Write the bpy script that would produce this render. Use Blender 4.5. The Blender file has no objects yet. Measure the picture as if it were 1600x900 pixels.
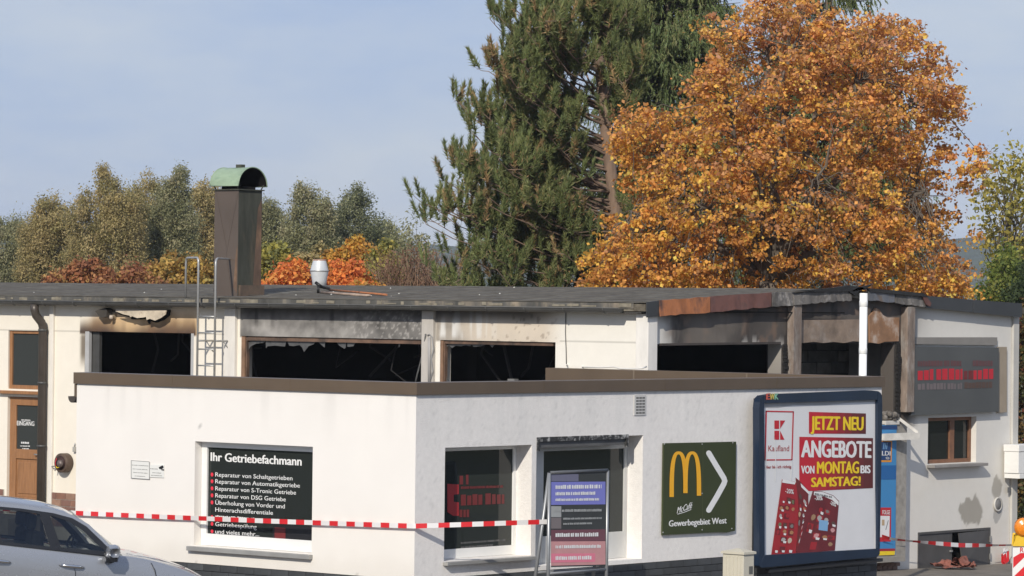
import bpy, math, random
import numpy as np
from mathutils import Vector
from mathutils.geometry import tessellate_polygon

R = math.radians
rng = np.random.default_rng(7)
random.seed(7)
scene = bpy.context.scene
COL = scene.collection

# ------------------------------------------------------------------ camera, sky, sun, exposure
CAM = np.array([29.8181, -33.4522, 3.3946])     # world: +X right along the workshop front, +Y back along its gable
FOC, PITCH, ROLL, AL = 5740.5, 0.003979, 0.011538, R(49.7604)
cam_d = bpy.data.cameras.new('camera'); cam = bpy.data.objects.new('camera', cam_d); COL.objects.link(cam)
cam_d.sensor_width = 36.0; cam_d.lens = FOC / 1600.0 * 36.0
cam_d.clip_start = 0.5; cam_d.clip_end = 12000.0
RIGHT = np.array([math.sin(AL), math.cos(AL), 0.0]); FWD = np.array([-math.cos(AL), math.sin(AL), 0.0])
_f = Vector(FWD) * math.cos(PITCH) + Vector((0, 0, 1)) * math.sin(PITCH)
_r = Vector(RIGHT); _u = _r.cross(_f)
_cr, _sr = math.cos(ROLL), math.sin(ROLL)
_xr = _r * _cr + _u * _sr          # rolled axes
_yr = -_r * _sr + _u * _cr
from mathutils import Matrix
cam.matrix_world = Matrix(((_xr.x, _yr.x, -_f.x, CAM[0]), (_xr.y, _yr.y, -_f.y, CAM[1]), (_xr.z, _yr.z, -_f.z, CAM[2]), (0, 0, 0, 1)))
scene.camera = cam

SUN_S, SUN_EL = R(14.0), R(31.0)
sun_h = -math.sin(SUN_S) * RIGHT - math.cos(SUN_S) * FWD       # towards the sun, on the ground
TO_SUN = Vector((sun_h[0] * math.cos(SUN_EL), sun_h[1] * math.cos(SUN_EL), math.sin(SUN_EL)))
sun_d = bpy.data.lights.new('sun', 'SUN'); sun = bpy.data.objects.new('sun', sun_d); COL.objects.link(sun)
sun_d.energy = 3.7; sun_d.angle = R(0.5); sun_d.color = (1.0, 0.93, 0.82)
sun.rotation_euler = TO_SUN.to_track_quat('Z', 'Y').to_euler()
sun.location = (0, 0, 60)

world = bpy.data.worlds.new('World'); scene.world = world; world.use_nodes = True
wn, wl = world.node_tree.nodes, world.node_tree.links
bg = wn['Background']
sky = wn.new('ShaderNodeTexSky'); sky.sky_type = 'NISHITA'; sky.sun_disc = False
sky.sun_elevation = SUN_EL; sky.sun_rotation = math.atan2(TO_SUN.x, TO_SUN.y)
sky.air_density = 1.0; sky.dust_density = 0.6; sky.ozone_density = 2.2; sky.altitude = 400
tc = wn.new('ShaderNodeTexCoord'); mp = wn.new('ShaderNodeMapping'); mp.inputs['Scale'].default_value = (7, 7, 22)
nz = wn.new('ShaderNodeTexNoise'); nz.inputs['Scale'].default_value = 1.3; nz.inputs['Detail'].default_value = 6; nz.inputs['Roughness'].default_value = 0.55
cr = wn.new('ShaderNodeValToRGB'); cr.color_ramp.elements[0].position = 0.38; cr.color_ramp.elements[1].position = 0.68
cr.color_ramp.elements[0].color = (0.0, 0.0, 0.0, 1); cr.color_ramp.elements[1].color = (0.95, 0.95, 0.95, 1)
cl = wn.new('ShaderNodeMixRGB'); cl.inputs[1].default_value = (2.7, 3.35, 4.95, 1); cl.inputs[2].default_value = (4.0, 4.3, 5.0, 1)
mx = wn.new('ShaderNodeMixRGB'); mx.inputs[0].default_value = 0.88
wl.new(tc.outputs['Generated'], mp.inputs[0]); wl.new(mp.outputs[0], nz.inputs['Vector']); wl.new(nz.outputs['Fac'], cr.inputs[0])
wl.new(cr.outputs[0], cl.inputs[0]); wl.new(sky.outputs[0], mx.inputs[1]); wl.new(cl.outputs[0], mx.inputs[2]); wl.new(mx.outputs[0], bg.inputs['Color'])
bg.inputs['Strength'].default_value = 0.13
vs = scene.view_settings
vs.view_transform = 'Standard'; vs.look = 'None'; vs.exposure = 0.06; vs.gamma = 1.0; vs.use_curve_mapping = False
scene.cycles.max_bounces = 8; scene.cycles.transparent_max_bounces = 12

# ------------------------------------------------------------------ measuring helpers (a sight line met with a real plane)
def ray(x, y):
    X, Y = x - 800, y - 450
    a = X * _cr + Y * _sr; b = -X * _sr + Y * _cr
    lat, V = a / FOC, -b / FOC
    dep = math.cos(PITCH) - V * math.sin(PITCH); z = math.sin(PITCH) + V * math.cos(PITCH)
    d = lat * RIGHT + dep * FWD; d[2] = z
    return d
def U(x, y, ax, val):
    d = ray(x, y); i = 'XYZ'.index(ax)
    return CAM + (val - CAM[i]) / d[i] * d
def at(x, y, D):                  # point at distance D
    return CAM + ray(x, y) * D
def zground(Y):
    return -0.72 - 0.016 * (min(max(Y, -45.0), 45.0) + 3.0)

# ------------------------------------------------------------------ noise for wear and stains
def vnoise(x, y, seed=0):
    x = np.asarray(x, float); y = np.asarray(y, float)
    xi = np.floor(x).astype(np.int64); yi = np.floor(y).astype(np.int64); fx = x - xi; fy = y - yi
    def h(a, b):
        n = (a * 374761393 + b * 668265263 + seed * 982451653) & 0xFFFFFFFF
        n = ((n ^ (n >> 13)) * 1274126177) & 0xFFFFFFFF
        return ((n ^ (n >> 16)) & 0xFFFF) / 65535.0
    sx = fx * fx * (3 - 2 * fx); sy = fy * fy * (3 - 2 * fy)
    return (h(xi, yi) * (1 - sx) + h(xi + 1, yi) * sx) * (1 - sy) + (h(xi, yi + 1) * (1 - sx) + h(xi + 1, yi + 1) * sx) * sy
def fbm(x, y, s=1.0, oct=4, seed=0):
    t = 0; a = 0.5; n = 0
    for k in range(oct):
        t = t + a * vnoise(x * s, y * s, seed + k * 17); n += a; a *= 0.5; s *= 2.03
    return t / n
def sstep(a, b, x):
    t = np.clip((x - a) / (b - a), 0, 1); return t * t * (3 - 2 * t)
def lerp(a, b, t):
    return a + (b - a) * t[..., None]

# ------------------------------------------------------------------ materials
MATS = {}
def mat(name, col=(0.8, 0.8, 0.8), rough=0.7, metal=0.0, var=0.12, vscale=3.0, bump=0.0, bscale=40.0, attr=False,
        stretch=(1, 1, 1), spec=0.5, emis=0.0, coat=0.0, col2=None, patch=0.0, pscale=1.5):
    if name in MATS: return MATS[name]
    m = bpy.data.materials.new(name); m.use_nodes = True; MATS[name] = m
    n, l = m.node_tree.nodes, m.node_tree.links; b = n['Principled BSDF']
    b.inputs['Roughness'].default_value = rough; b.inputs['Metallic'].default_value = metal
    b.inputs['Specular IOR Level'].default_value = spec; b.inputs['Coat Weight'].default_value = coat
    t = n.new('ShaderNodeTexCoord'); mp = n.new('ShaderNodeMapping'); mp.inputs['Scale'].default_value = stretch
    l.new(t.outputs['Object'], mp.inputs[0])
    if attr:
        a = n.new('ShaderNodeAttribute'); a.attribute_name = 'Col'; src = a.outputs['Color']
    else:
        rgb = n.new('ShaderNodeRGB'); rgb.outputs[0].default_value = (*col, 1); src = rgb.outputs[0]
    if col2 is not None:
        pn = n.new('ShaderNodeTexNoise'); pn.inputs['Scale'].default_value = pscale; pn.inputs['Detail'].default_value = 7; pn.inputs['Roughness'].default_value = 0.65
        l.new(mp.outputs[0], pn.inputs['Vector'])
        rp = n.new('ShaderNodeValToRGB'); rp.color_ramp.elements[0].position = 0.5 - 0.5 * patch; rp.color_ramp.elements[1].position = 0.56 - 0.3 * patch + 0.12
        l.new(pn.outputs['Fac'], rp.inputs[0])
        mm = n.new('ShaderNodeMixRGB'); mm.inputs[2].default_value = (*col2, 1)
        l.new(rp.outputs[0], mm.inputs[0]); l.new(src, mm.inputs[1]); src = mm.outputs[0]
    if var > 0:
        nt = n.new('ShaderNodeTexNoise'); nt.inputs['Scale'].default_value = vscale; nt.inputs['Detail'].default_value = 6; nt.inputs['Roughness'].default_value = 0.62
        l.new(mp.outputs[0], nt.inputs['Vector'])
        mr = n.new('ShaderNodeMapRange'); mr.inputs[1].default_value = 0.25; mr.inputs[2].default_value = 0.75
        mr.inputs[3].default_value = 1 - var; mr.inputs[4].default_value = 1 + var
        l.new(nt.outputs['Fac'], mr.inputs[0])
        mu = n.new('ShaderNodeMixRGB'); mu.blend_type = 'MULTIPLY'; mu.inputs[0].default_value = 1
        l.new(src, mu.inputs[1]); l.new(mr.outputs[0], mu.inputs[2]); src = mu.outputs[0]
        rr = n.new('ShaderNodeMapRange'); rr.inputs[3].default_value = max(0.03, rough - 0.1); rr.inputs[4].default_value = min(1, rough + 0.1)
        l.new(nt.outputs['Fac'], rr.inputs[0]); l.new(rr.outputs[0], b.inputs['Roughness'])
    l.new(src, b.inputs['Base Color'])
    if bump > 0:
        bn = n.new('ShaderNodeTexNoise'); bn.inputs['Scale'].default_value = bscale; bn.inputs['Detail'].default_value = 4
        l.new(mp.outputs[0], bn.inputs['Vector'])
        bp = n.new('ShaderNodeBump'); bp.inputs['Strength'].default_value = bump; bp.inputs['Distance'].default_value = 0.01
        l.new(bn.outputs['Fac'], bp.inputs['Height']); l.new(bp.outputs[0], b.inputs['Normal'])
    if emis > 0:
        b.inputs['Emission Color'].default_value = (*col, 1); b.inputs['Emission Strength'].default_value = emis
    return m
def glass_mat(name, tint, opaque, rough=0.03, ior=1.45):
    if name in MATS: return MATS[name]
    m = bpy.data.materials.new(name); m.use_nodes = True; MATS[name] = m
    n, l = m.node_tree.nodes, m.node_tree.links; out = n['Material Output']; b = n['Principled BSDF']
    b.inputs['Base Color'].default_value = (*tint, 1); b.inputs['Roughness'].default_value = rough; b.inputs['IOR'].default_value = ior
    nt = n.new('ShaderNodeTexNoise'); nt.inputs['Scale'].default_value = 1.2; nt.inputs['Detail'].default_value = 3
    bp = n.new('ShaderNodeBump'); bp.inputs['Strength'].default_value = 0.05; bp.inputs['Distance'].default_value = 0.02
    l.new(nt.outputs['Fac'], bp.inputs['Height']); l.new(bp.outputs[0], b.inputs['Normal'])
    tr = n.new('ShaderNodeBsdfTransparent'); tr.inputs[0].default_value = (0.75, 0.8, 0.78, 1)
    mxs = n.new('ShaderNodeMixShader'); mxs.inputs[0].default_value = opaque
    l.new(tr.outputs[0], mxs.inputs[1]); l.new(b.outputs[0], mxs.inputs[2]); l.new(mxs.outputs[0], out.inputs[0])
    return m
def leaf_mat(name, trans=0.3, rough=0.6):
    if name in MATS: return MATS[name]
    m = bpy.data.materials.new(name); m.use_nodes = True; MATS[name] = m
    n, l = m.node_tree.nodes, m.node_tree.links; out = n['Material Output']; b = n['Principled BSDF']
    a = n.new('ShaderNodeAttribute'); a.attribute_name = 'Col'
    l.new(a.outputs['Color'], b.inputs['Base Color']); b.inputs['Roughness'].default_value = rough; b.inputs['Specular IOR Level'].default_value = 0.25
    t = n.new('ShaderNodeBsdfTranslucent'); l.new(a.outputs['Color'], t.inputs[0])
    ms = n.new('ShaderNodeMixShader'); ms.inputs[0].default_value = trans
    l.new(b.outputs[0], ms.inputs[1]); l.new(t.outputs[0], ms.inputs[2]); l.new(ms.outputs[0], out.inputs[0])
    return m

PLASTER = mat('white_plaster', (0.80, 0.755, 0.69), 0.85, var=0.025, vscale=1.2, bump=0.08, bscale=60)
STUCCO = mat('rough_stucco', (0.80, 0.78, 0.755), 0.9, var=0.05, vscale=5, bump=0.75, bscale=26, col2=(0.70, 0.685, 0.66), patch=0.0, pscale=3)
WALLCOL = mat('stained_plaster', rough=0.85, attr=True, var=0.03, vscale=6, bump=0.12, bscale=50)
SOOT = mat('soot_black', (0.012, 0.011, 0.010), 0.95, var=0.4, vscale=2, spec=0.1)
SOOTGREY = mat('sooty_blockwork', (0.10, 0.10, 0.095), 0.95, var=0.45, vscale=2.2, bump=0.4, bscale=20, spec=0.1)
BROWN = mat('brown_sheet_metal', (0.115, 0.083, 0.055), 0.42, var=0.12, vscale=1.5, spec=0.5, bump=0.03, bscale=3)
ANTHRA = mat('anthracite_metal', (0.045, 0.047, 0.048), 0.45, var=0.18, vscale=2)
GUTTER = mat('weathered_zinc_grey', (0.085, 0.085, 0.082), 0.5, metal=0.2, var=0.3, vscale=3, stretch=(1, 1, 1))
FELT = mat('roofing_felt', (0.135, 0.118, 0.092), 0.95, var=0.6, vscale=9, stretch=(1.0, 0.25, 1), bump=0.8, bscale=16, col2=(0.21, 0.195, 0.155), patch=0.02, pscale=3.5, spec=0.08)
WOOD = mat('brown_wood', (0.30, 0.145, 0.062), 0.55, var=0.28, vscale=4, stretch=(7, 7, 0.7))
DARKWOOD = mat('scorched_wood', (0.15, 0.09, 0.06), 0.75, var=0.45, vscale=5, col2=(.03, .025, .022), patch=.02, pscale=1.8)
POSTW = mat('smoked_frame_post', (.22, .13, .08), .65, var=.35, vscale=6)
GALV = mat('galvanised_steel', (0.42, 0.42, 0.41), 0.42, metal=0.55, var=0.15, vscale=8)
WHITEMET = mat('white_enamel', (0.78, 0.77, 0.74), 0.4, var=0.05, vscale=6)
WHITEPVC = mat('white_plastic', (0.80, 0.80, 0.78), 0.35, var=0.03)
PAPER = mat('poster_paper', (0.72, 0.72, 0.73), 0.55, var=0.03, vscale=4, bump=0.25, bscale=3.2)
BLACK = mat('black_paint', (0.012, 0.012, 0.013), 0.45, var=0.1)
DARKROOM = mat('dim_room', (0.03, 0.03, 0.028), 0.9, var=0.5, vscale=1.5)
PRINT = {}
def ink(name, col, rough=0.5):
    return mat('ink_' + name, col, rough, var=0.04, vscale=12)
INK_W = ink('white', (0.78, 0.78, 0.77)); INK_R = ink('red', (0.52, 0.018, 0.03)); INK_DR = ink('dark_red', (0.17, 0.022, 0.022))
INK_MR = ink('middle_red', (0.36, 0.02, 0.026)); INK_Y = ink('yellow', (0.86, 0.62, 0.02)); INK_K = ink('black', (0.012, 0.012, 0.014))
INK_B = ink('blue', (0.05, 0.24, 0.50)); INK_DB = ink('dark_blue', (0.012, 0.05, 0.16)); INK_TAN = ink('tan', (0.50, 0.36, 0.22))
INK_LB = ink('light_blue', (0.22, 0.42, 0.66)); INK_BR = ink('brown', (0.10, 0.06, 0.045)); INK_OR = ink('orange', (0.75, 0.30, 0.03))

# ------------------------------------------------------------------ mesh helpers
def wloc(o):
    v = Vector((0, 0, 0))
    while o is not None: v = v + o.location; o = o.parent
    return v
def link(name, me, parent=None):
    o = bpy.data.objects.new(name, me); COL.objects.link(o)
    if parent is not None:
        o.parent = parent; o.location = -wloc(parent)
    return o
def tag(o, label=None, cat=None, group=None, kind=None):
    if label: o['label'] = label
    if cat: o['category'] = cat
    if group: o['group'] = group
    if kind: o['kind'] = kind
    return o
def thing(name, loc, label, cat, group=None):
    o = bpy.data.objects.new(name, None); COL.objects.link(o); o.location = Vector(loc); o.empty_display_size = 0.3
    return tag(o, label, cat, group)

class MB:
    def __init__(s): s.v = []; s.f = []; s.m = []; s.sm = []
    def add(s, vs, fs, m=0, smooth=False):
        b = len(s.v); s.v += [tuple(map(float, p)) for p in vs]
        for f in fs: s.f.append([b + i for i in f]); s.m.append(m); s.sm.append(smooth)
        return s
    def box(s, a, b, m=0):
        x0, y0, z0 = [min(a[i], b[i]) for i in range(3)]; x1, y1, z1 = [max(a[i], b[i]) for i in range(3)]
        return s.add([(x0, y0, z0), (x1, y0, z0), (x1, y1, z0), (x0, y1, z0), (x0, y0, z1), (x1, y0, z1), (x1, y1, z1), (x0, y1, z1)],
                     [(3, 2, 1, 0), (4, 5, 6, 7), (0, 1, 5, 4), (1, 2, 6, 5), (2, 3, 7, 6), (3, 0, 4, 7)], m)
    def prism(s, poly, ext, m=0):
        n = len(poly); P = [np.array(p, float) for p in poly]; e = np.array(ext, float)
        vs = P + [p + e for p in P]
        tri = [tuple(t) for t in tessellate_polygon([[Vector(p) for p in P]])]
        fs = tri + [tuple(i + n for i in t[::-1]) for t in tri] + [(i, (i + 1) % n, n + (i + 1) % n, n + i) for i in range(n)]
        return s.add(vs, fs, m)
    def flat(s, poly, m=0):
        tri = [tuple(t) for t in tessellate_polygon([[Vector(p) for p in poly]])]
        return s.add(poly, tri, m)
    def tube(s, pts, r, n=8, m=0, cap=True):
        P = [Vector(p) for p in pts]; rr = r if hasattr(r, '__len__') else [r] * len(P)
        vs = []; fs = []; prev = None
        for i, p in enumerate(P):
            d = (P[min(i + 1, len(P) - 1)] - P[max(i - 1, 0)])
            if d.length < 1e-9: d = Vector((0, 0, 1))
            d.normalize()
            a = prev if prev is not None else (Vector((0, 0, 1)) if abs(d.z) < 0.9 else Vector((1, 0, 0)))
            a = (a - d * a.dot(d))
            if a.length < 1e-6: a = d.orthogonal()
            a.normalize(); prev = a; b = d.cross(a)
            for k in range(n):
                t = 2 * math.pi * k / n; vs.append(p + (a * math.cos(t) + b * math.sin(t)) * rr[i])
        for i in range(len(P) - 1):
            for k in range(n):
                fs.append((i * n + k, i * n + (k + 1) % n, (i + 1) * n + (k + 1) % n, (i + 1) * n + k))
        s.add(vs, fs, m, True)
        if cap:
            b = len(s.v) - len(vs)
            s.f.append([b + k for k in range(n)][::-1]); s.m.append(m); s.sm.append(False)
            s.f.append([b + (len(P) - 1) * n + k for k in range(n)]); s.m.append(m); s.sm.append(False)
        return s
    def lathe(s, prof, center, axis='Z', n=20, m=0):
        vs = []; fs = []
        for (r, h) in prof:
            for k in range(n):
                t = 2 * math.pi * k / n; a, b = r * math.cos(t), r * math.sin(t)
                p = {'Z': (a, b, h), 'X': (h, a, b), 'Y': (a, h, b)}[axis]
                vs.append((center[0] + p[0], center[1] + p[1], center[2] + p[2]))
        for i in range(len(prof) - 1):
            for k in range(n): fs.append((i * n + k, i * n + (k + 1) % n, (i + 1) * n + (k + 1) % n, (i + 1) * n + k))
        fs.append(tuple(range(n))[::-1]); fs.append(tuple((len(prof) - 1) * n + k for k in range(n)))
        return s.add(vs, fs, m, True)
    def build(s, name, mats, parent=None, bevel=0.0):
        me = bpy.data.meshes.new(name); me.from_pydata(s.v, [], s.f)
        for mm in (mats if isinstance(mats, (list, tuple)) else [mats]): me.materials.append(mm)
        me.polygons.foreach_set('material_index', s.m); me.polygons.foreach_set('use_smooth', s.sm); me.update()
        o = link(name, me, parent)
        if bevel > 0:
            b = o.modifiers.new('bevel', 'BEVEL'); b.width = bevel; b.segments = 2; b.limit_method = 'ANGLE'; b.angle_limit = R(40)
        return o
def box(name, a, b, m, parent=None, bevel=0.0): return MB().box(a, b).build(name, m, parent, bevel)

def grid_wall(name, O, ud, inw, us, vs, holes, depth, colf, m, parent, res=0.03, warp=None):
    """a wall face of small cells with real openings and reveals; colf gives the paint and stains"""
    def cuts(a, b, extra):
        c = list(np.linspace(a, b, max(2, int(round((b - a) / res)) + 1))); ex = [e for e in extra if a < e < b]
        c = [q for q in c if all(abs(q - e) > res * 0.45 for e in ex)] + ex
        return np.array(sorted(c))
    uu = cuts(us[0], us[1], [h[i] for h in holes for i in (0, 1)]); vv = cuts(vs[0], vs[1], [h[i] for h in holes for i in (2, 3)])
    nu, nv = len(uu), len(vv)
    G, H = np.meshgrid(uu, vv)              # nv x nu
    Z = H if warp is None else warp(G, H)
    O = np.array(O, float); ud = np.array(ud, float); inw = np.array(inw, float)
    V = O + G[..., None] * ud + np.stack([0 * G, 0 * G, Z], -1)
    cu = (uu[:-1] + uu[1:]) / 2; cv = (vv[:-1] + vv[1:]) / 2
    A, B = np.meshgrid(cu, cv); solid = np.ones_like(A, bool)
    for h in holes: solid &= ~((A > h[0]) & (A < h[1]) & (B > h[2]) & (B < h[3]))
    idx = np.arange(nv * nu).reshape(nv, nu)
    flip = np.dot(np.cross(ud, (0, 0, 1)), inw) > 0
    q = np.stack([idx[:-1, :-1], idx[:-1, 1:], idx[1:, 1:], idx[1:, :-1]], -1)[solid]
    if flip: q = q[:, ::-1]
    verts = [V.reshape(-1, 3)]; cols = [colf(G, Z).reshape(-1, 3)]; faces = [tuple(f) for f in q]; base = nv * nu
    for h in holes:
        c = [(h[0], h[2]), (h[1], h[2]), (h[1], h[3]), (h[0], h[3])]
        f = []; cc = []
        for (a, b) in c:
            zz = b if warp is None else float(warp(np.array([[a]]), np.array([[b]]))[0, 0])
            f.append(O + a * ud + np.array([0, 0, zz])); cc.append(colf(np.array([[a]]), np.array([[zz]]))[0, 0])
        verts.append(np.array(f + [p + inw * depth for p in f])); cols.append(np.array(cc + cc))
        for i in range(4): faces.append((base + i, base + (i + 1) % 4, base + 4 + (i + 1) % 4, base + 4 + i))
        base += 8
    me = bpy.data.meshes.new(name); me.from_pydata(np.concatenate(verts).tolist(), [], faces)
    C = np.concatenate(cols); at_ = me.color_attributes.new('Col', 'FLOAT_COLOR', 'POINT')
    at_.data.foreach_set('color', np.concatenate([C, np.ones((len(C), 1))], 1).astype(np.float32).ravel())
    me.materials.append(m); me.update()
    return link(name, me, parent)

_tcache = {}
def text_geo(s, bold=0.0, shear=0.0):
    k = (s, bold, shear)
    if k not in _tcache:
        cu = bpy.data.curves.new('t', 'FONT'); cu.body = s; cu.offset = bold; cu.resolution_u = 3; cu.shear = shear
        ob = bpy.data.objects.new('t', cu); COL.objects.link(ob)
        dg = bpy.context.evaluated_depsgraph_get(); me = ob.evaluated_get(dg).to_mesh()
        V = np.array([v.co[:2] for v in me.vertices]); F = [tuple(p.vertices) for p in me.polygons]
        ob.evaluated_get(dg).to_mesh_clear(); bpy.data.objects.remove(ob); bpy.data.curves.remove(cu)
        _tcache[k] = (V, F)
    return _tcache[k]
CAP = 0.693
def text_px(s, ax, val, p0, p1, cap, m, parent, bold=0.012, name='lettering', shear=0.0, mb=None):
    """flat lettering on the plane ax=val, baseline from p0 to p1 as measured on the photograph"""
    V, F = text_geo(s, 0.0, shear)
    a = U(*p0, ax, val); b = U(*p1, ax, val); t = U(p0[0], p0[1] - cap, ax, val)
    x0, x1 = V[:, 0].min(), V[:, 0].max()
    P = a + ((V[:, :1] - x0) / (x1 - x0)) * (b - a) + (V[:, 1:] / CAP) * np.array([0, 0, t[2] - a[2]])
    em = (b - a) / (x1 - x0); nrm = np.array([1.0, 0, 0]) if ax == 'X' else np.array([0, -1.0, 0]); out = MB()
    up = np.array([0, 0, (t[2] - a[2]) / CAP])
    for k, (dx, dz) in enumerate(((0, 0), (-1, .3), (1, -.3), (.4, 1)) if bold > 0 else ((0, 0),)):
        out.add(P + em * dx * bold * 1.5 + up * dz * bold * .7 + nrm * .0006 * k, F)
    return out.build(name, m, parent)
def poly_px(pts, ax, val, m, parent, name='print'):
    return MB().flat([U(x, y, ax, val) for x, y in pts]).build(name, m, parent)

# ------------------------------------------------------------------ the ground and the far hills
YF, XK, BAY, ZL, WG = 10.271, -4.502, 4.385, 2.80, 10.341     # workshop front plane, gable plane, bay, lintel, gable width
AW, ALN, AH = 6.022, 9.971, 2.405                               # annex: X -AW..0, Y 0..ALN, top
def ground_sheet(name, xs, ys, dz, m):
    X, Y = np.meshgrid(xs, ys); Z = np.vectorize(zground)(Y) + dz
    n = len(xs); v = np.stack([X, Y, Z], -1).reshape(-1, 3)
    f = [(j * n + i, j * n + i + 1, (j + 1) * n + i + 1, (j + 1) * n + i) for j in range(len(ys) - 1) for i in range(n - 1)]
    return MB().add(v, f).build(name, m)
GRASS = mat('rough_grass', (0.075, 0.085, 0.035), 0.95, var=0.35, vscale=0.4, col2=(0.13, 0.11, 0.05), pscale=0.2)
ASPH = mat('asphalt', (0.055, 0.054, 0.052), 0.9, var=0.25, vscale=1.5, bump=0.5, bscale=70)
PAVE = mat('gritty_pavement', (0.17, 0.15, 0.125), 0.9, var=0.35, vscale=2.5, bump=0.6, bscale=30)
s_ = [-2700, -1500, -400, -120, -45, -20, 0, 20, 45, 120, 400, 1500, 2700]
tag(ground_sheet('ground', s_, s_, 0.0, GRASS), kind='structure')
tag(ground_sheet('street', [1.6, 14, 22], [-60, -45, -20, 0, 20, 45, 90], 0.008, ASPH), kind='structure')
tag(ground_sheet('yard', [-30, -12, 1.6], [-45, -20, -7.2], 0.008, ASPH), kind='structure')
pv = MB()
for (x0, x1, y0, y1) in [(XK + 0.02, 1.6, ALN + 0.02, 30), (0.03, 1.6, -7.2, ALN + 0.02), (-30, 0.03, -7.2, -0.03), (-30, -AW - 0.02, -0.03, YF - 0.02)]:
    a = [(x0, y0), (x1, y0), (x1, y1), (x0, y1)]
    pv.add([(x, y, zground(y) + 0.10) for x, y in a] + [(x, y, zground(y) - 0.2) for x, y in a], [(0, 1, 2, 3), (0, 4, 5, 1), (1, 5, 6, 2), (2, 6, 7, 3), (3, 7, 4, 0)])
tag(pv.build('pavement', PAVE), kind='structure')
def hill(name, D, x0, x1, prof, m):
    n = 60; V = []; F = []
    for i in range(n):
        t = i / (n - 1); x = x0 + (x1 - x0) * t; hh = prof(t)
        for j, (dd, k) in enumerate(((-0.25, 0.0), (-0.1, 0.62), (0.0, 1.0), (0.25, 0.5), (0.6, 0.0))):
            p = at(x, 470, D * (1 + dd)); p[2] = -1.6 + hh * k + (vnoise(i * 1.9, j * 3.1, 5) - 0.5) * 2.5 * (0 < j < 4); V.append(p)
    for i in range(n - 1):
        for j in range(4): F.append((i * 5 + j, i * 5 + 5 + j, i * 5 + 6 + j, i * 5 + 1 + j))
    return tag(MB().add(V, F, 0, True).build(name, m), kind='structure')
HILL = mat('far_woodland', (0.05, 0.065, 0.04), 0.95, var=0.4, vscale=0.03)
hill('hills', 1500, -700, 2400, lambda t: 32 + 3 * math.sin(t * 9) + 2 * math.sin(t * 23 + 1) + 20 * max(0, t - 0.6), HILL)

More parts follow.
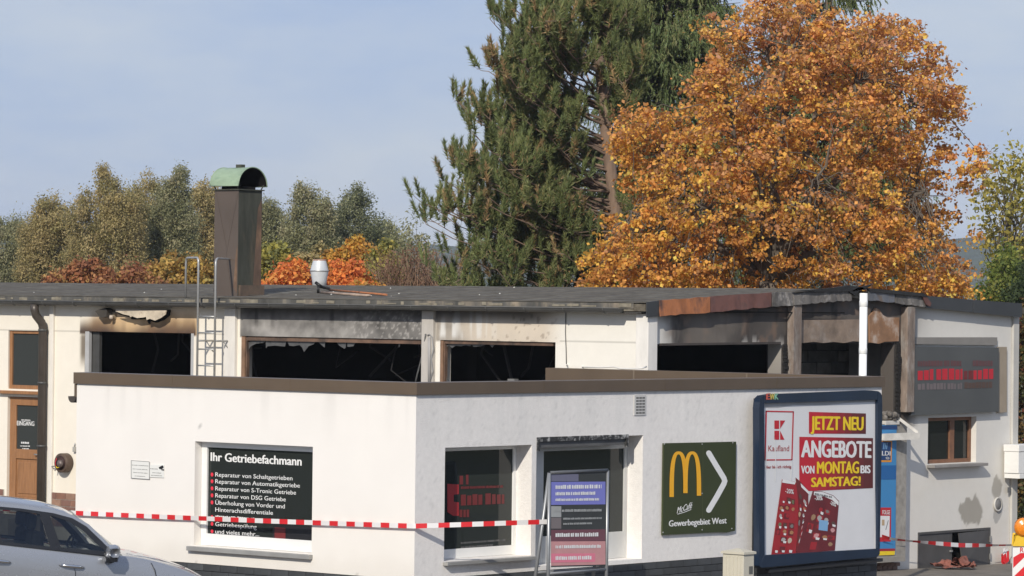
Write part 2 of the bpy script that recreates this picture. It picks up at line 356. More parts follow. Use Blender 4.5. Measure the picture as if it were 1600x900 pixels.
# ------------------------------------------------------------------ the burnt workshop
shop = thing('workshop_building', (-14, 15.4, zground(15)), 'long low white workshop with burnt-out windows and a grey felt roof', 'building')
CREAM = np.array([0.80, 0.745, 0.645])
W1, W2, W3 = (-16.84, -14.18, 1.55, 2.815), (-13.06, -9.01, 1.55, 2.79), (-8.66, -6.29, 1.55, 2.79)
TRANS, DOOR = (-18.80, -17.88, 1.775, 2.805), (-18.80, -17.88, -0.42, 1.64)
def facade_col(X, Z):
    n = fbm(X, Z, 2.2, 4, 1); nf = fbm(X, Z, 9, 3, 2)
    c = np.ones(X.shape + (3,)) * CREAM * (0.97 + 0.06 * n)[..., None]
    c = lerp(c, np.array([0.80, 0.77, 0.70]), sstep(-14, -10, X))
    c = lerp(c, np.array([0.72, 0.60, 0.40]), 0.45 * sstep(0.9, 0.0, Z) * sstep(-17.8, -17.0, X) * fbm(X * 6, Z, 1, 3, 9))
    # smoke over the left window: tan haze, brown then black close to the lintel corners
    xc = np.clip(X, W1[0] + 0.02, W1[1]); up = np.clip(Z - W1[3], 0, 9); d = np.hypot((X - xc) * 1.3, up)
    side = (Z > W1[3] - 0.03)
    lim = 0.42 + 0.10 * (n - 0.5) - 0.30 * sstep(W1[0] + 0.55, W1[0] - 0.1, X)
    a = sstep(lim + 0.16, lim - 0.26, d) * side * (X < W1[1] + 0.12)
    c = lerp(c, np.array([0.60, 0.40, 0.20]), a * (0.78 + 0.22 * n))
    edge = np.minimum(np.abs(X - W1[0] - 0.15), 0.65 * np.abs(X - W1[1] + 0.25))
    b = sstep(0.30, 0.0, up + 0.17 * sstep(0.15, 1.2, edge) + .10 * (n - .5)) * side * (X > W1[0] - 0.12) * (X < W1[1] + 0.05)
    c = lerp(c, np.array([0.05, 0.03, 0.025]), b * 0.97)
    j = sstep(0.13, 0.03, np.abs(X - W1[0] + 0.03)) * sstep(2.1, 2.45, Z) * sstep(2.86, 2.7, Z)
    c = lerp(c, np.array([0.10, 0.07, 0.04]), j * 0.85)
    tong = sstep(.45, .75, fbm(X * 3.2, Z * .9, 1, 3, 12)) * side * (X > W1[0] - .05) * (X < W1[1] + .02) * sstep(.42, .05, up)
    c = lerp(c, np.array([.16, .09, .05]), tong * .75)
    # grey soot on the middle spandrel
    m2 = (X > -13.10) & (X < -9.0) & (Z > W2[3] - 0.02)
    g = 0.10 + 0.22 * fbm(X, Z * 1.5, 1.6, 5, 3) + 0.18 * (nf - 0.5) + 0.10 * sstep(-9.6, -12.8, X) * sstep(3.05, 2.8, Z)
    sp = (fbm(X, Z, 26, 2, 6) > 0.66) * 0.16 * sstep(-11.5, -9.5, X)
    stk = sstep(.5, .8, vnoise(X * 11, Z * 1.1, 14)) * sstep(2.8, 3.2, Z); g = g * (1 - .6 * stk); g = np.where((X < -12.2), g * (1 - .5 * sstep(2.95, 2.8, Z) * sstep(-12.2, -13, X)), g)
    soot2 = (g + sp)[..., None] * np.array([1.0, 0.95, 0.89])
    c = np.where(m2[..., None], soot2, c)
    # streaked third spandrel, tan in the middle
    w = sstep(-6.05, -6.6, X) * (Z > W3[3] - 0.02) * (X > -8.76)
    tan = np.array([0.64, 0.555, 0.45]) * (0.86 + 0.25 * n)[..., None]
    c = lerp(c, tan, w * 0.95)
    st = sstep(0.50, 0.72, vnoise(X * 16 + 0.4 * n, Z * 0.8, 4)) * sstep(2.84, 3.0, Z + 0.25 * n) * sstep(-7.2, -8.2, X) * (X > -8.76)
    dk = sstep(-7.6, -8.6, X) * (Z > W3[3] - 0.02) * (X > -8.76)
    c = lerp(c, np.array([0.20, 0.185, 0.17]), np.clip(dk * (0.35 + 0.6 * nf), 0, 1))
    c = lerp(c, np.array([0.74, 0.73, 0.70]), st * 0.85)
    spots = (fbm(X, Z, 14, 2, 11) > 0.70) * w * sstep(-8.0, -7.4, X)
    c = lerp(c, np.array([0.26, 0.20, 0.15]), spots * 0.55)
    top = sstep(3.02, 3.24, Z + 0.1 * (n - 0.5)) * sstep(-6.0, -7.0, X) * sstep(-13.2, -12.8, X)
    c = lerp(c, np.array([0.05, 0.048, 0.045]), top * 0.8)
    # panel joints
    jl = (np.abs(Z - 2.815) < 0.012) & ((X > -6.2) | (X < -16.95) | ((X > -14.1) & (X < -13.4)))
    c = np.where(jl[..., None], c * 0.72, c)
    return np.clip(c, 0.008, 0.9)
grid_wall('wall', (0, YF, 0), (1, 0, 0), (0, 1, 0), (-22.0, XK), (-1.05, 3.30), [W1, W2, W3, TRANS, DOOR], 0.26, facade_col, WALLCOL, shop, res=0.026)

rt = lambda Y: 3.405 + (Y - 9.86) * 0.0495 if Y < 15.3 else 3.674 - (Y - 15.3) * 0.046
def UR(x, y):                    # sight line met with the front roof slope
    z = 3.5
    for _ in range(12):
        p = U(x, y, 'Z', z); z = 0.5 * z + 0.5 * rt(p[1])
        d = ray(x, y); k = 0.0495; t = (3.405 - 9.86 * k + k * CAM[1] - CAM[2]) / (d[2] - k * d[1]); p = CAM + t * d
    return p
G1, G2 = (10.53, 13.72, 1.5, 2.79), (14.19, 16.87, 1.5, 2.80)
GW, GH = (17.90, 19.37, 0.775, 1.55), (17.63, 19.83, -1.03, -0.353)
def gable_warp(Yg, Zg):
    top = np.where(Yg < 15.3, 3.405 + (Yg - 9.86) * 0.0495, 3.674 - (Yg - 15.3) * 0.046) - 0.05
    return np.where(Zg > 2.82, 2.82 + (Zg - 2.82) * (top - 2.82) / (3.3 - 2.82), Zg)
def gable_col(Y, Z):
    n = fbm(Y, Z, 1.7, 5, 21); nf = fbm(Y, Z, 8, 4, 22)
    c = np.ones(Y.shape + (3,)) * np.array([0.70, 0.675, 0.625]) * (0.94 + 0.12 * n)[..., None]
    d = sstep(10.45, 11.15, Y + 0.35 * (n - 0.5) + 0.2 * (Z - 2.9)) * sstep(17.65, 17.2, Y)
    dark = np.array([0.095, 0.082, 0.072]) * (0.5 + 0.9 * n)[..., None]
    c = lerp(c, dark, d * (Z > 1.4))
    c = lerp(c, np.array([.20, .13, .09]), d * (Z > 1.4) * sstep(.52, .75, fbm(Y, Z, 4, 4, 27)) * .7)
    c = lerp(c, np.array([.025, .023, .022]), d * (Z > 1.4) * sstep(.55, .75, fbm(Y * 1.5, Z * .7, 3, 4, 28)) * .8)
    fl = sstep(0.54, 0.60, nf) * sstep(3.02, 2.82, Z + 0.15 * n) * sstep(12.0, 12.6, Y) * (Y < 13.8)
    c = lerp(c, np.array([0.45, 0.42, 0.38]), fl * 0.9)
    brown = sstep(10.9, 11.6, Y) * sstep(13.0, 12.0, Y) * (Z > 2.7)
    c = lerp(c, np.array([0.22, 0.19, 0.16]), brown * 0.5)
    c = lerp(c, np.array([0.60, 0.545, 0.46]), sstep(17.3, 17.45, Y) * sstep(0.3, 0.75, n) * 0.5 * sstep(1.2, -0.6, Z))
    c = lerp(c, np.array([0.40, 0.38, 0.35]), sstep(18.2, 17.4, Y) * sstep(2.6, 3.2, Z) * (Y > 17.3) * 0.7)
    def blot(cy, cz, ry, rz, col, s):
        q = np.hypot((Y - cy) / ry, (Z - cz) / rz) + 0.9 * (nf - 0.5) + 0.35 * (n - 0.5); return sstep(1.04, 0.92, q) * s, np.array(col)
    for a in (blot(19.23, -0.06, 0.36, 0.26, (0.34, 0.315, 0.27), 0.95), blot(20.02, 0.31, 0.16, 0.2, (0.37, 0.345, 0.30), 0.9),
              blot(20.07, -0.14, 0.13, 0.16, (0.34, 0.33, 0.31), 0.75)):
        c = lerp(c, a[1], a[0])
    c = lerp(c, np.array([0.42, 0.37, 0.29]), sstep(-0.75, -1.05, Z + 0.15 * n) * 0.8)
    return np.clip(c, 0.01, 0.85)
grid_wall('wall', (XK, 0, 0), (0, 1, 0), (-1, 0, 0), (YF, YF + WG), (-1.15, 3.30), [G1, G2, GW, GH], 0.26, gable_col, WALLCOL, shop, res=0.028, warp=gable_warp)

# closed shell behind
Yb = YF + WG
box('rear_wall', (-22, Yb - 0.25, -1.2), (XK - 0.27, Yb, 3.28), PLASTER, shop)
box('end_wall', (-22.3, YF, -1.2), (-22.0, Yb, 3.30), PLASTER, shop)
box('floor_slab', (-22, YF + 0.27, -1.2), (XK - 0.27, Yb - 0.26, -0.45), SOOT, shop)
MB().add([(-21.9, YF + 0.27, 3.2), (XK - 0.27, YF + 0.27, 3.2), (XK - 0.27, 15.3, 3.45), (-21.9, 15.3, 3.45), (XK - 0.27, Yb - 0.26, 3.2), (-21.9, Yb - 0.26, 3.2)], [(0, 1, 2, 3), (3, 2, 4, 5)]).build('ceiling', SOOT, shop)
box('partition_wall', (-22, 14.6, -0.45), (-9.5, 14.75, 3.25), SOOT, shop)
box('partition_wall', (-9.5, 11.9, -0.45), (-9.3, 20, 3.25), SOOT, shop)
box('partition_wall', (-21.8, YF + 0.3, -0.44), (-16.95, YF + 0.42, 3.2), SOOT, shop)
# blockwork seen through the right-hand gable opening
bw = box('blockwork_wall', (-6.35, 15.85, -0.44), (-6.2, 19.9, 3.22), SOOTGREY, shop)
blk = [m_ for m_ in (mat('block_grey', (0.15, 0.15, 0.14), 0.95, var=0.4, vscale=4, bump=0.5, bscale=18), mat('block_pale', (0.22, 0.21, 0.19), 0.95, var=0.4, vscale=4, bump=0.5, bscale=18))]
for r_i in range(8):
    for k in range(8):
        y0 = 15.9 + k * 0.44 + (0.26 if r_i % 2 else 0)
        if rng.random() < 0.12: continue
        z0 = 1.25 + r_i * 0.2; dx = rng.uniform(0.006, 0.03)
        box('block', (-6.2, y0 + 0.012, z0 + 0.01), (-6.2 + dx, y0 + 0.428, z0 + 0.19), blk[int(rng.random() < 0.35)], bw, bevel=0.006)
box('side_partition', (-6.16, 17.95, -0.44), (XK - 0.27, 18.08, 3.2), mat('smoked_plaster', (0.42, 0.41, 0.39), 0.9, var=0.3, vscale=2), shop)

# roof with felt, soffit, ridge
XR = XK + 0.14
def roof_z(Y): return rt(Y)
rf = MB()
ysr = [10.09, 11.5, 13.2, 14.8, 15.3, 17, 19, 20.75]
xsr = np.linspace(-25, XR - 0.03, 34)
gv = [(x, y, rt(y) + 0.012 * (fbm(np.array(x), np.array(y), 0.7, 3, 31) - 0.5)) for y in ysr for x in xsr]
nx = len(xsr); gf = [(j * nx + i, j * nx + i + 1, (j + 1) * nx + i + 1, (j + 1) * nx + i) for j in range(len(ysr) - 1) for i in range(nx - 1)]
rf.add(gv, gf, 0, True)
for (y0, y1) in ((10.09, 15.3), (15.3, 20.75)):
    rf.prism([(-25, y0, rt(y0) - 0.02), (-25, y1, rt(y1) - 0.02), (-25, y1, rt(y1) - 0.13), (-25, y0, rt(y0) - 0.13)], (25 + XR - 0.03, 0, 0))
roof = rf.build('roof', FELT, shop)
for k in range(9):                      # felt laps run across the slope
    y = 10.35 + k * 0.55
    MB().add([(-25, y, rt(y) + 0.012), (XR - 0.05, y + 0.06 * math.sin(k), rt(y) + 0.012), (XR - 0.05, y + 0.05 + 0.06 * math.sin(k), rt(y) + 0.02), (-25, y + 0.05, rt(y) + 0.02)], [(0, 1, 2, 3)]).build('felt_lap', mat('felt_seam', (0.085, 0.082, 0.076), 0.95, var=0.4, vscale=4), roof)
EDGE = mat('stained_roof_edge', (0.10, 0.097, 0.088), 0.9, var=0.5, vscale=2.2, stretch=(1.6, 1, 0.6), col2=(0.26, 0.21, 0.15), patch=-.02, pscale=1.1)
box('roof_edge_strip', (-25, 10.075, 3.325), (XR - 0.25, 10.088, 3.408), EDGE, roof)
ed = MB()
x = -19.6
while x < XR - 0.5:                      # lighter tongues of lichen on the roof edge
    w_ = rng.uniform(0.05, 0.28)
    if rng.random() < 0.72: ed.box((x, 10.068, 3.335 + rng.uniform(0, 0.02)), (x + w_, 10.0745, 3.385 + rng.uniform(-0.02, 0.02)))
    x += w_ + rng.uniform(0.02, 0.2)
o = ed.build('lichen_patches', mat('lichen', (0.23, 0.205, 0.155), 0.95, var=0.5, vscale=7), roof); o['kind'] = 'stuff'
sp_ = MB()
for k in range(14):                      # pale grit scattered on the felt
    p = UR(rng.uniform(10, 1100), rng.uniform(450, 468)); r_ = rng.uniform(0.010, 0.018)
    if 9.95 < p[1] < 15: sp_.lathe([(r_, 0.0), (r_ * .8, r_ * .7), (r_ * .3, r_)], (p[0], p[1], rt(p[1]) + 0.006), n=6)
o = sp_.build('roof_grit', mat('pale_grit', (0.55, 0.54, 0.5), 0.9), roof); o['kind'] = 'stuff'
gt = MB()                                # half-round gutter
gp = [(math.cos(t) * 0.068, -math.sin(t) * 0.068) for t in np.linspace(0, math.pi, 9)]
for (rr_, flip) in ((1.0, 0), (0.9, 1)):
    vs_ = [(x_, 10.005 + a * rr_, 3.325 + b * rr_) for x_ in (-25, -4.80) for a, b in gp]
    gt.add(vs_, [(i, i + 1, 9 + i + 1, 9 + i)[::(-1 if flip else 1)] for i in range(8)], 0, True)
gt.tube([(-25, 9.933, 3.327), (-4.80, 9.933, 3.327)], 0.009, 6)
gt.flat([(-4.80, 10.005 + a, 3.325 + b) for a, b in gp])
gut = gt.build('gutter', GUTTER, shop)
for k in range(26):
    x = -24.6 + k * 0.78
    MB().tube([(x, 10.005 + 0.072 * math.cos(t), 3.325 - 0.073 * math.sin(t)) for t in np.linspace(0, math.pi, 8)], 0.008, 5).build('gutter_bracket', GUTTER, gut)
box('soffit', (-22, 10.10, 3.255), (XK + 0.02, YF - 0.004, 3.275), mat('dark_soffit', (0.05, 0.047, 0.043), 0.9, var=0.3), shop)
dp = MB().tube([(-17.84, 10.005, 3.27), (-17.84, 10.005, 3.17), (-17.83, 10.03, 3.08), (-17.80, 10.14, 2.95), (-17.80, 10.17, 2.86), (-17.80, 10.17, -0.9)], 0.075, 12).build('downpipe', mat('brown_pipe', (0.075, 0.062, 0.052), 0.4, metal=0.2, var=0.25, vscale=3), shop)
for z in (2.82, 1.9, 0.8): MB().lathe([(0.083, -0.02), (0.083, 0.02)], (-17.80, 10.17, z), n=14).build('pipe_clip', GUTTER, dp)
# pilasters
def pilaster(a, b, colr, name='pilaster', bev=0.008):
    return box(name, a, b, mat('pilaster_%d' % len(MATS), colr, 0.85, var=0.1, vscale=3, stretch=(3, 3, 0.8), bump=0.15, bscale=30), shop, bev)
pilaster((-17.70, YF - 0.05, -1.0), (-17.60, YF - 0.003, 3.25), (0.74, 0.70, 0.63))
pilaster((-13.40, YF - 0.07, 0.2), (-13.15, YF - 0.003, 3.25), (0.70, 0.67, 0.62))
pilaster((-9.00, YF - 0.07, 0.2), (-8.755, YF - 0.003, 3.25), (0.48, 0.45, 0.41))
pilaster((-4.66, YF - 0.07, 0.2), (-4.42, YF + 0.16, 3.25), (0.76, 0.735, 0.69))
BURNT = mat('burnt_steel', (0.20, 0.155, 0.125), 0.85, var=0.5, vscale=3, stretch=(2, 2, 0.7), bump=0.5, bscale=15, col2=(0.30, 0.27, 0.24), patch=0.05, pscale=4)
pl = box('pilaster', (XK + 0.003, 13.87, 0.3), (XK + 0.13, 14.09, 3.44), BURNT, shop, 0.006)
pl2 = box('pilaster', (XK + 0.003, 17.06, 1.66), (XK + 0.14, 17.28, 3.40), BURNT, shop, 0.006)
for (y0, z0, z1) in ((13.74, 1.3, 2.79), (16.90, 0.9, 2.80)):
    ch = MB()
    for k in range(26):
        z = z0 + (z1 - z0) * k / 26
        ch.box((XK + 0.004, y0 + rng.uniform(0, .02), z), (XK + rng.uniform(0.03, .06), y0 + 0.10 + rng.uniform(0, .02), z + (z1 - z0) / 26 - rng.uniform(0.004, 0.016)))
    ch.build('charred_post', mat('charcoal', (0.014, 0.013, 0.012), 0.8, var=0.4, vscale=20, bump=0.8, bscale=30), shop)
# spandrel boards on the gable
sb = mat('scorched_board', (0.24, 0.18, 0.135), 0.85, var=0.45, vscale=3, bump=0.4, bscale=14, col2=(0.34, 0.29, 0.25), patch=0.0, pscale=2.4)
sb2 = mat('rusty_board', (0.30, 0.165, 0.09), 0.85, var=0.4, vscale=3, bump=0.4, bscale=14, col2=(0.42, 0.36, 0.31), patch=-0.02, pscale=3)
def px_prism(pts, X, t, name, m, parent): return MB().prism([U(x, y, 'X', X) for x, y in pts], (t, 0, 0)).build(name, m, parent)
px_prism([(1249, 500), (1340, 499), (1341, 505), (1344, 534), (1330, 533), (1316, 536), (1300, 534), (1283, 536), (1270, 534), (1249, 536)], XK + 0.01, 0.035, 'spandrel_board', sb, shop)
px_prism([(1356, 494), (1360, 490), (1366, 481), (1372, 484), (1377, 492), (1384, 496), (1403, 496), (1402, 533), (1380, 534), (1371, 537), (1357, 535)], XK + 0.01, 0.03, 'spandrel_board', sb2, shop)
px_prism([(1030, 536.5), (1217, 534), (1217, 537.5), (1030, 540)], XK + 0.004, 0.04, 'scorched_rail', mat('scorched_rail', (0.06, 0.05, 0.045), 0.9, var=0.4), shop)

# verge boards over the gable, each its own sheet
RUST = mat('rusted_sheet', (0.40, 0.15, 0.06), 0.8, var=0.45, vscale=3.5, stretch=(1, 1, 0.6), bump=0.3, bscale=10, col2=(0.06, 0.035, 0.03), patch=-0.03, pscale=3.5)
MAROON = mat('heat_tinted_sheet', (0.16, 0.072, 0.058), 0.75, var=0.45, vscale=3, col2=(0.065, 0.04, 0.036), patch=-.04, pscale=3)
BURNTG = mat('burnt_grey_sheet', (0.13, 0.12, 0.11), 0.85, var=0.5, vscale=4, bump=0.5, bscale=14, col2=(0.30, 0.28, 0.26), patch=-0.05, pscale=5)
TORN = mat('torn_zinc_sheet', (0.20, 0.205, 0.22), 0.5, metal=0.4, var=0.5, vscale=5, bump=0.6, bscale=9, col2=(0.13, 0.10, 0.08), patch=0.05, pscale=5)
VB = [(1011, 472, 496, 1031, 469.5, 494, ANTHRA, 0), (1031, 469.5, 493.5, 1109, 463.5, 488, RUST, .012), (1109, 463, 488, 1205, 457, 479, MAROON, .0), (1206, 457, 479, 1241, 456.5, 477, BURNTG, -.012),
      (1241, 459, 476, 1287, 455, 472.5, BURNTG, .006), (1288, 455.5, 472.5, 1330, 454, 469.5, BURNTG, .016), (1357, 456, 469, 1398, 458.5, 473, TORN, .02), (1399, 458, 474, 1446, 464, 479, BURNTG, .004),
      (1447, 462, 481, 1520, 468.5, 488, ANTHRA, .0), (1521, 468.5, 488.2, 1597, 474, 496, ANTHRA, .003)]
for (x0, t0, b0, x1, t1, b1, m_, off) in VB:
    c = [U(x0, t0, 'X', XR + off), U(x1, t1, 'X', XR + off), U(x1, b1, 'X', XR + off), U(x0, b0, 'X', XR + off)]
    n_ = 10; top = [c[0] + (c[1] - c[0]) * k / n_ for k in range(n_ + 1)]; bot = [c[3] + (c[2] - c[3]) * k / n_ for k in range(n_ + 1)]
    wob = 0.0 if m_ is ANTHRA else 0.010
    vs_ = []
    for k in range(n_ + 1):
        vs_.append(top[k] + np.array([rng.uniform(-wob, wob), 0, rng.uniform(-wob, wob) * 0.6])); vs_.append(bot[k] + np.array([rng.uniform(-wob, wob) + wob, 0, rng.uniform(-wob, wob)]))
    bk = [v - np.array([0.02, 0, 0]) for v in vs_]; N = len(vs_)
    fs_ = [(2 * k, 2 * k + 1, 2 * k + 3, 2 * k + 2) for k in range(n_)] + [(N + 2 * k, N + 2 * k + 2, N + 2 * k + 3, N + 2 * k + 1) for k in range(n_)]
    fs_ += [(2 * k, 2 * k + 2, N + 2 * k + 2, N + 2 * k) for k in range(n_)] + [(2 * k + 1, N + 2 * k + 1, N + 2 * k + 3, 2 * k + 3) for k in range(n_)] + [(0, N, N + 1, 1), (2 * n_, 2 * n_ + 1, N + 2 * n_ + 1, N + 2 * n_)]
    MB().add(vs_ + bk, fs_).build('verge_board', m_, roof)
box('verge_lining', (XR - 0.06, 10.1, 3.28), (XR - 0.035, 15.3, 3.30), SOOT, roof)
bl = MB()                                  # bent felt flaps at the ridge
bl.prism([U(1236, 455, 'X', XR), U(1300, 449.5, 'X', XR), U(1322, 446, 'X', XR), U(1340, 448, 'X', XR), U(1352, 452, 'X', XR), U(1330, 455, 'X', XR), U(1290, 456, 'X', XR)], (0.05, 0, 0))
bl.prism([U(1326, 456, 'X', XR + .03), U(1340, 449, 'X', XR + .03), U(1361, 444, 'X', XR + .03), U(1357, 448, 'X', XR + .03), U(1342, 454, 'X', XR + .03), U(1334, 462, 'X', XR + .03)], (0.02, 0.01, 0))
bl.prism([U(1352, 450, 'X', XR), U(1375, 452, 'X', XR), U(1440, 458, 'X', XR), U(1447, 464, 'X', XR), U(1400, 460, 'X', XR), U(1356, 456, 'X', XR)], (0.05, 0, 0))
bl.build('bent_felt_flap', mat('charred_felt', (0.02, 0.02, 0.02), 0.8, var=0.4, vscale=5, bump=0.6, bscale=12), roof)
px_prism([(1360, 470), (1445, 477), (1452, 481), (1430, 483), (1362, 473)], XR - .2, 0.02, 'charred_batten', SOOT, roof)
px_prism([(1440, 462), (1446, 463), (1454, 474), (1452, 479), (1446, 476)], XR + .02, 0.02, 'torn_strip', MAROON, roof)

# windows of the front
def frame(name, h, w_, d0, d1, m_, bars=(), sides='lrtb'):
    mb = MB(); x0, x1, z0, z1 = h
    if 'l' in sides: mb.box((x0 + .002, YF + d0, z0), (x0 + w_, YF + d1, z1 - .002))
    if 'r' in sides: mb.box((x1 - w_, YF + d0, z0), (x1 - .002, YF + d1, z1 - .002))
    if 't' in sides: mb.box((x0 + w_, YF + d0 + .002, z1 - w_ * .8), (x1 - w_, YF + d1 - .002, z1 - .002))
    if 'b' in sides: mb.box((x0 + w_, YF + d0 + .002, z0 + .002), (x1 - w_, YF + d1 - .002, z0 + w_))
    for b in bars: mb.box((b - .025, YF + d0 + .004, z0 + w_), (b + .025, YF + d1 - .004, z1 - w_ * .8))
    return mb.build(name, m_, shop, 0.004)
SHARD = mat('smoked_glass_shard', (0.10, 0.10, 0.10), 0.3, var=0.4, vscale=8)
w1 = frame('window', (W1[0], W1[1] + 0.0, W1[2], W1[3]), 0.10, 0.0, 0.07, mat('grey_steel_frame', (0.42, 0.42, 0.42), 0.5, var=0.15), sides='l')
box('frame_post', (W1[1] - .07, YF + .0, W1[2]), (W1[1] - .002, YF + .07, W1[3] - .002), MATS['grey_steel_frame'], w1, .004)
w1['label'] = 'burnt-out opening below a tan smoke stain'
box('frame_post', (-16.735, YF + 0.08, 1.56), (-16.56, YF + 0.14, 2.80), mat('dark_panel', (0.055, 0.055, 0.053), 0.6, var=0.3), w1)
MB().tube([U(152, 525, 'Y', YF + .2), U(155, 535, 'Y', YF + .2), U(156.5, 555, 'Y', YF + .2), U(155, 570, 'Y', YF + .2), U(154, 585, 'Y', YF + .2)], 0.009, 6).build('hanging_cable', mat('pale_cable', (0.35, 0.35, 0.35), 0.6), w1)
w2 = frame('window', W2, 0.095, 0.03, 0.10, DARKWOOD, sides='lt'); w2['label'] = 'long burnt-out window with broken glass along its top'
w3 = frame('window', W3, 0.075, 0.03, 0.10, DARKWOOD, sides='lt')
box('frame_post', (-13.06, YF + 0.0, 1.56), (-12.98, YF + 0.028, 2.78), POSTW, w2)
box('frame_post', (-8.655, YF + 0.0, 1.56), (-8.60, YF + 0.028, 2.78), POSTW, w3)
SH = [[(384, 530), (384, 556), (387, 549), (392, 541), (400, 537), (410, 536), (414, 534), (414, 530)], [(415, 530), (415.5, 544), (418, 541), (430, 540), (445, 541.5), (448, 531)],
      [(448, 531), (452, 540), (458, 541), (468, 539), (472, 543), (475, 550), (482, 541), (490, 538), (494, 532)], [(495, 532), (500, 537), (507, 543), (508, 532)],
      [(524, 532), (530, 540), (538, 545), (540, 543), (541, 533)], [(542, 533), (543, 542), (552, 541), (556, 534)], [(655, 535), (658, 542), (661, 541), (661, 535)],
      [(623, 535), (623, 543), (624.5, 541), (625, 535)]]
for s in SH: MB().prism([U(x, y, 'Y', YF + .075) for x, y in s], (0, 0.006, 0)).build('glass_shard', SHARD, w2)
for s in [[(692, 537), (695, 543), (702, 540), (706, 544), (712, 540), (720, 541), (728, 539.5), (734, 541), (737, 538)], [(737, 538), (740, 542), (752, 541), (760, 538)], [(764, 538), (769, 543), (773, 538)],
          [(692, 585), (695, 570), (698, 590), (699, 597), (692, 597)]]:
    MB().prism([U(x, y, 'Y', YF + .075) for x, y in s], (0, 0.006, 0)).build('glass_shard', SHARD, w3)
box('lump', U(793, 597, 'Y', YF + .15) - np.array([0, 0, .1]), U(810, 592, 'Y', YF + .25), mat('grey_rubble', (0.16, 0.16, 0.155), 0.9, var=0.3), w3)
rb = np.random.default_rng(55)
for (wh, wo) in ((W1, w1), (W2, w2), (W3, w3)):
    for k in range(7):
        x_ = rb.uniform(wh[0] + .3, wh[1] - .2); y_ = YF + rb.uniform(.5, 1.8); zt0 = 3.1
        MB().tube([(x_, y_, zt0), (x_ + rb.uniform(-.3, .3), y_ + rb.uniform(-.1, .3), rb.uniform(2.25, 2.8)), (x_ + rb.uniform(-.7, .7), y_ + rb.uniform(-.2, .4), rb.uniform(1.9, 2.6))], rb.uniform(.008, .03), 5).build('charred_batten', mat('charred_batten', (.014, .013, .012), .9, var=.5, vscale=6), wo)
# transom window and entrance door
tw = frame('window', TRANS, 0.07, 0.03, 0.10, WOOD); tw['label'] = 'brown wooden window above the entrance door'
box('pane', (TRANS[0] + .07, YF + .06, TRANS[2] + .07), (TRANS[1] - .07, YF + .068, TRANS[3] - .056), glass_mat('shop_glass', (0.045, 0.05, 0.05), 0.92), tw)
box('canopy_board', (-18.97, YF - 0.10, 1.69), (-17.88, YF + 0.02, 1.745), WOOD, shop, 0.006)
dr = MB()
x0, x1, z0, z1 = DOOR
def D_(a, c, b, d, y0=0.05, y1=0.11): dr.box((a, YF + y0, c), (b, YF + y1, d))
D_(x0 + .01, z0, x0 + .17, z1 - .005); D_(x1 - .17, z0, x1 - .02, z1 - .005); D_(x0 + .17, 1.49, x1 - .17, z1 - .006); D_(x0 + .17, 0.55, x1 - .17, 0.72); D_(x0 + .17, z0, x1 - .17, -0.12)
D_(x0 + .17, -0.12, x1 - .17, 0.55, 0.075, 0.10); D_(x0 + .22, -0.06, x1 - .22, 0.49, 0.062, 0.08)
door = dr.build('door', WOOD, shop, 0.006); door['label'] = 'brown wooden entrance door with a glass upper half'
box('pane', (x0 + .17, YF + .075, .72), (x1 - .17, YF + .083, 1.49), glass_mat('shop_glass', (0.045, 0.05, 0.05), 0.92), door)
MB().tube([(x1 - .09, YF + .05, .64), (x1 - .09, YF - .0, .64), (x1 - .21, YF - .005, .64)], 0.013, 8).box((x1 - .115, YF + .042, .53), (x1 - .065, YF + .049, .72)).build('handle', GALV, door)
yd = YF + .070
text_px('EINGANG', 'Y', yd, (26.5, 664.5), (53.5, 665.5), 7, INK_W, door, 0.016)
def marks(ax, val, rows, m_, parent, name='small_print'):
    # print too small to read on the photograph: rows of word-length strokes
    mb = MB()
    for (xa, ya, xb, yb, h_) in rows:
        x = xa
        while x < xb - .6:
            w_ = min(rng.uniform(.5, .95) * max(1.2, h_ * .55), xb - x); y = ya + (yb - ya) * (x - xa) / (xb - xa); y2 = ya + (yb - ya) * (x + w_ - xa) / (xb - xa)
            hh = h_ * rng.uniform(.85, 1.02); mb.flat([U(x, y, ax, val), U(x + w_, y2, ax, val), U(x + w_, y2 - hh, ax, val), U(x, y - hh, ax, val)]); x += w_ + (rng.uniform(.25, .4) if rng.random() < .8 else .9) * max(1.0, h_ * .3)
    o = mb.build(name, m_, parent); o['kind'] = 'stuff'; return o
marks('Y', yd, [(33.5, 657, 47.5, 657.5, 1.8), (33, 693, 46.5, 693.6, 3), (31.5, 697.5, 48, 698, 1.6), (35, 701.5, 45, 702, 1.5)], INK_W, door)
box('threshold', (-18.95, YF - 0.9, -0.95), (-17.75, YF - 0.004, -0.43), PAVE, shop)
# brick-tile plinth
tile_m = [mat('plinth_tile_a', (0.245, 0.125, 0.085), 0.75, var=0.25, vscale=8), mat('plinth_tile_b', (0.28, 0.165, 0.115), 0.75, var=0.25, vscale=8), mat('plinth_tile_c', (0.20, 0.105, 0.08), 0.75, var=0.25, vscale=8)]
for rrow in range(5):
    for (xa, xb) in ((-17.60, -13.5), (-20.4, -18.86)):
        x = xa + (0.12 if rrow % 2 else 0) - 0.12
        while x < xb and (xb > -14 and x < -16.5 or xb < -18):
            a_, b_ = max(x, xa + .005), min(x + 0.238, xb)
            if b_ - a_ > 0.03: box('tile', (a_, YF - 0.03, -0.11 - rrow * 0.118), (b_ - .012, YF - 0.004, -0.003 - rrow * 0.118), tile_m[int(rng.integers(3))], shop)
            x += 0.238
box('mortar_bed', (-17.60, YF - 0.02, -0.95), (-13.5, YF - 0.002, 0.0), mat('mortar', (0.42, 0.38, 0.33), 0.9, var=0.15), shop)
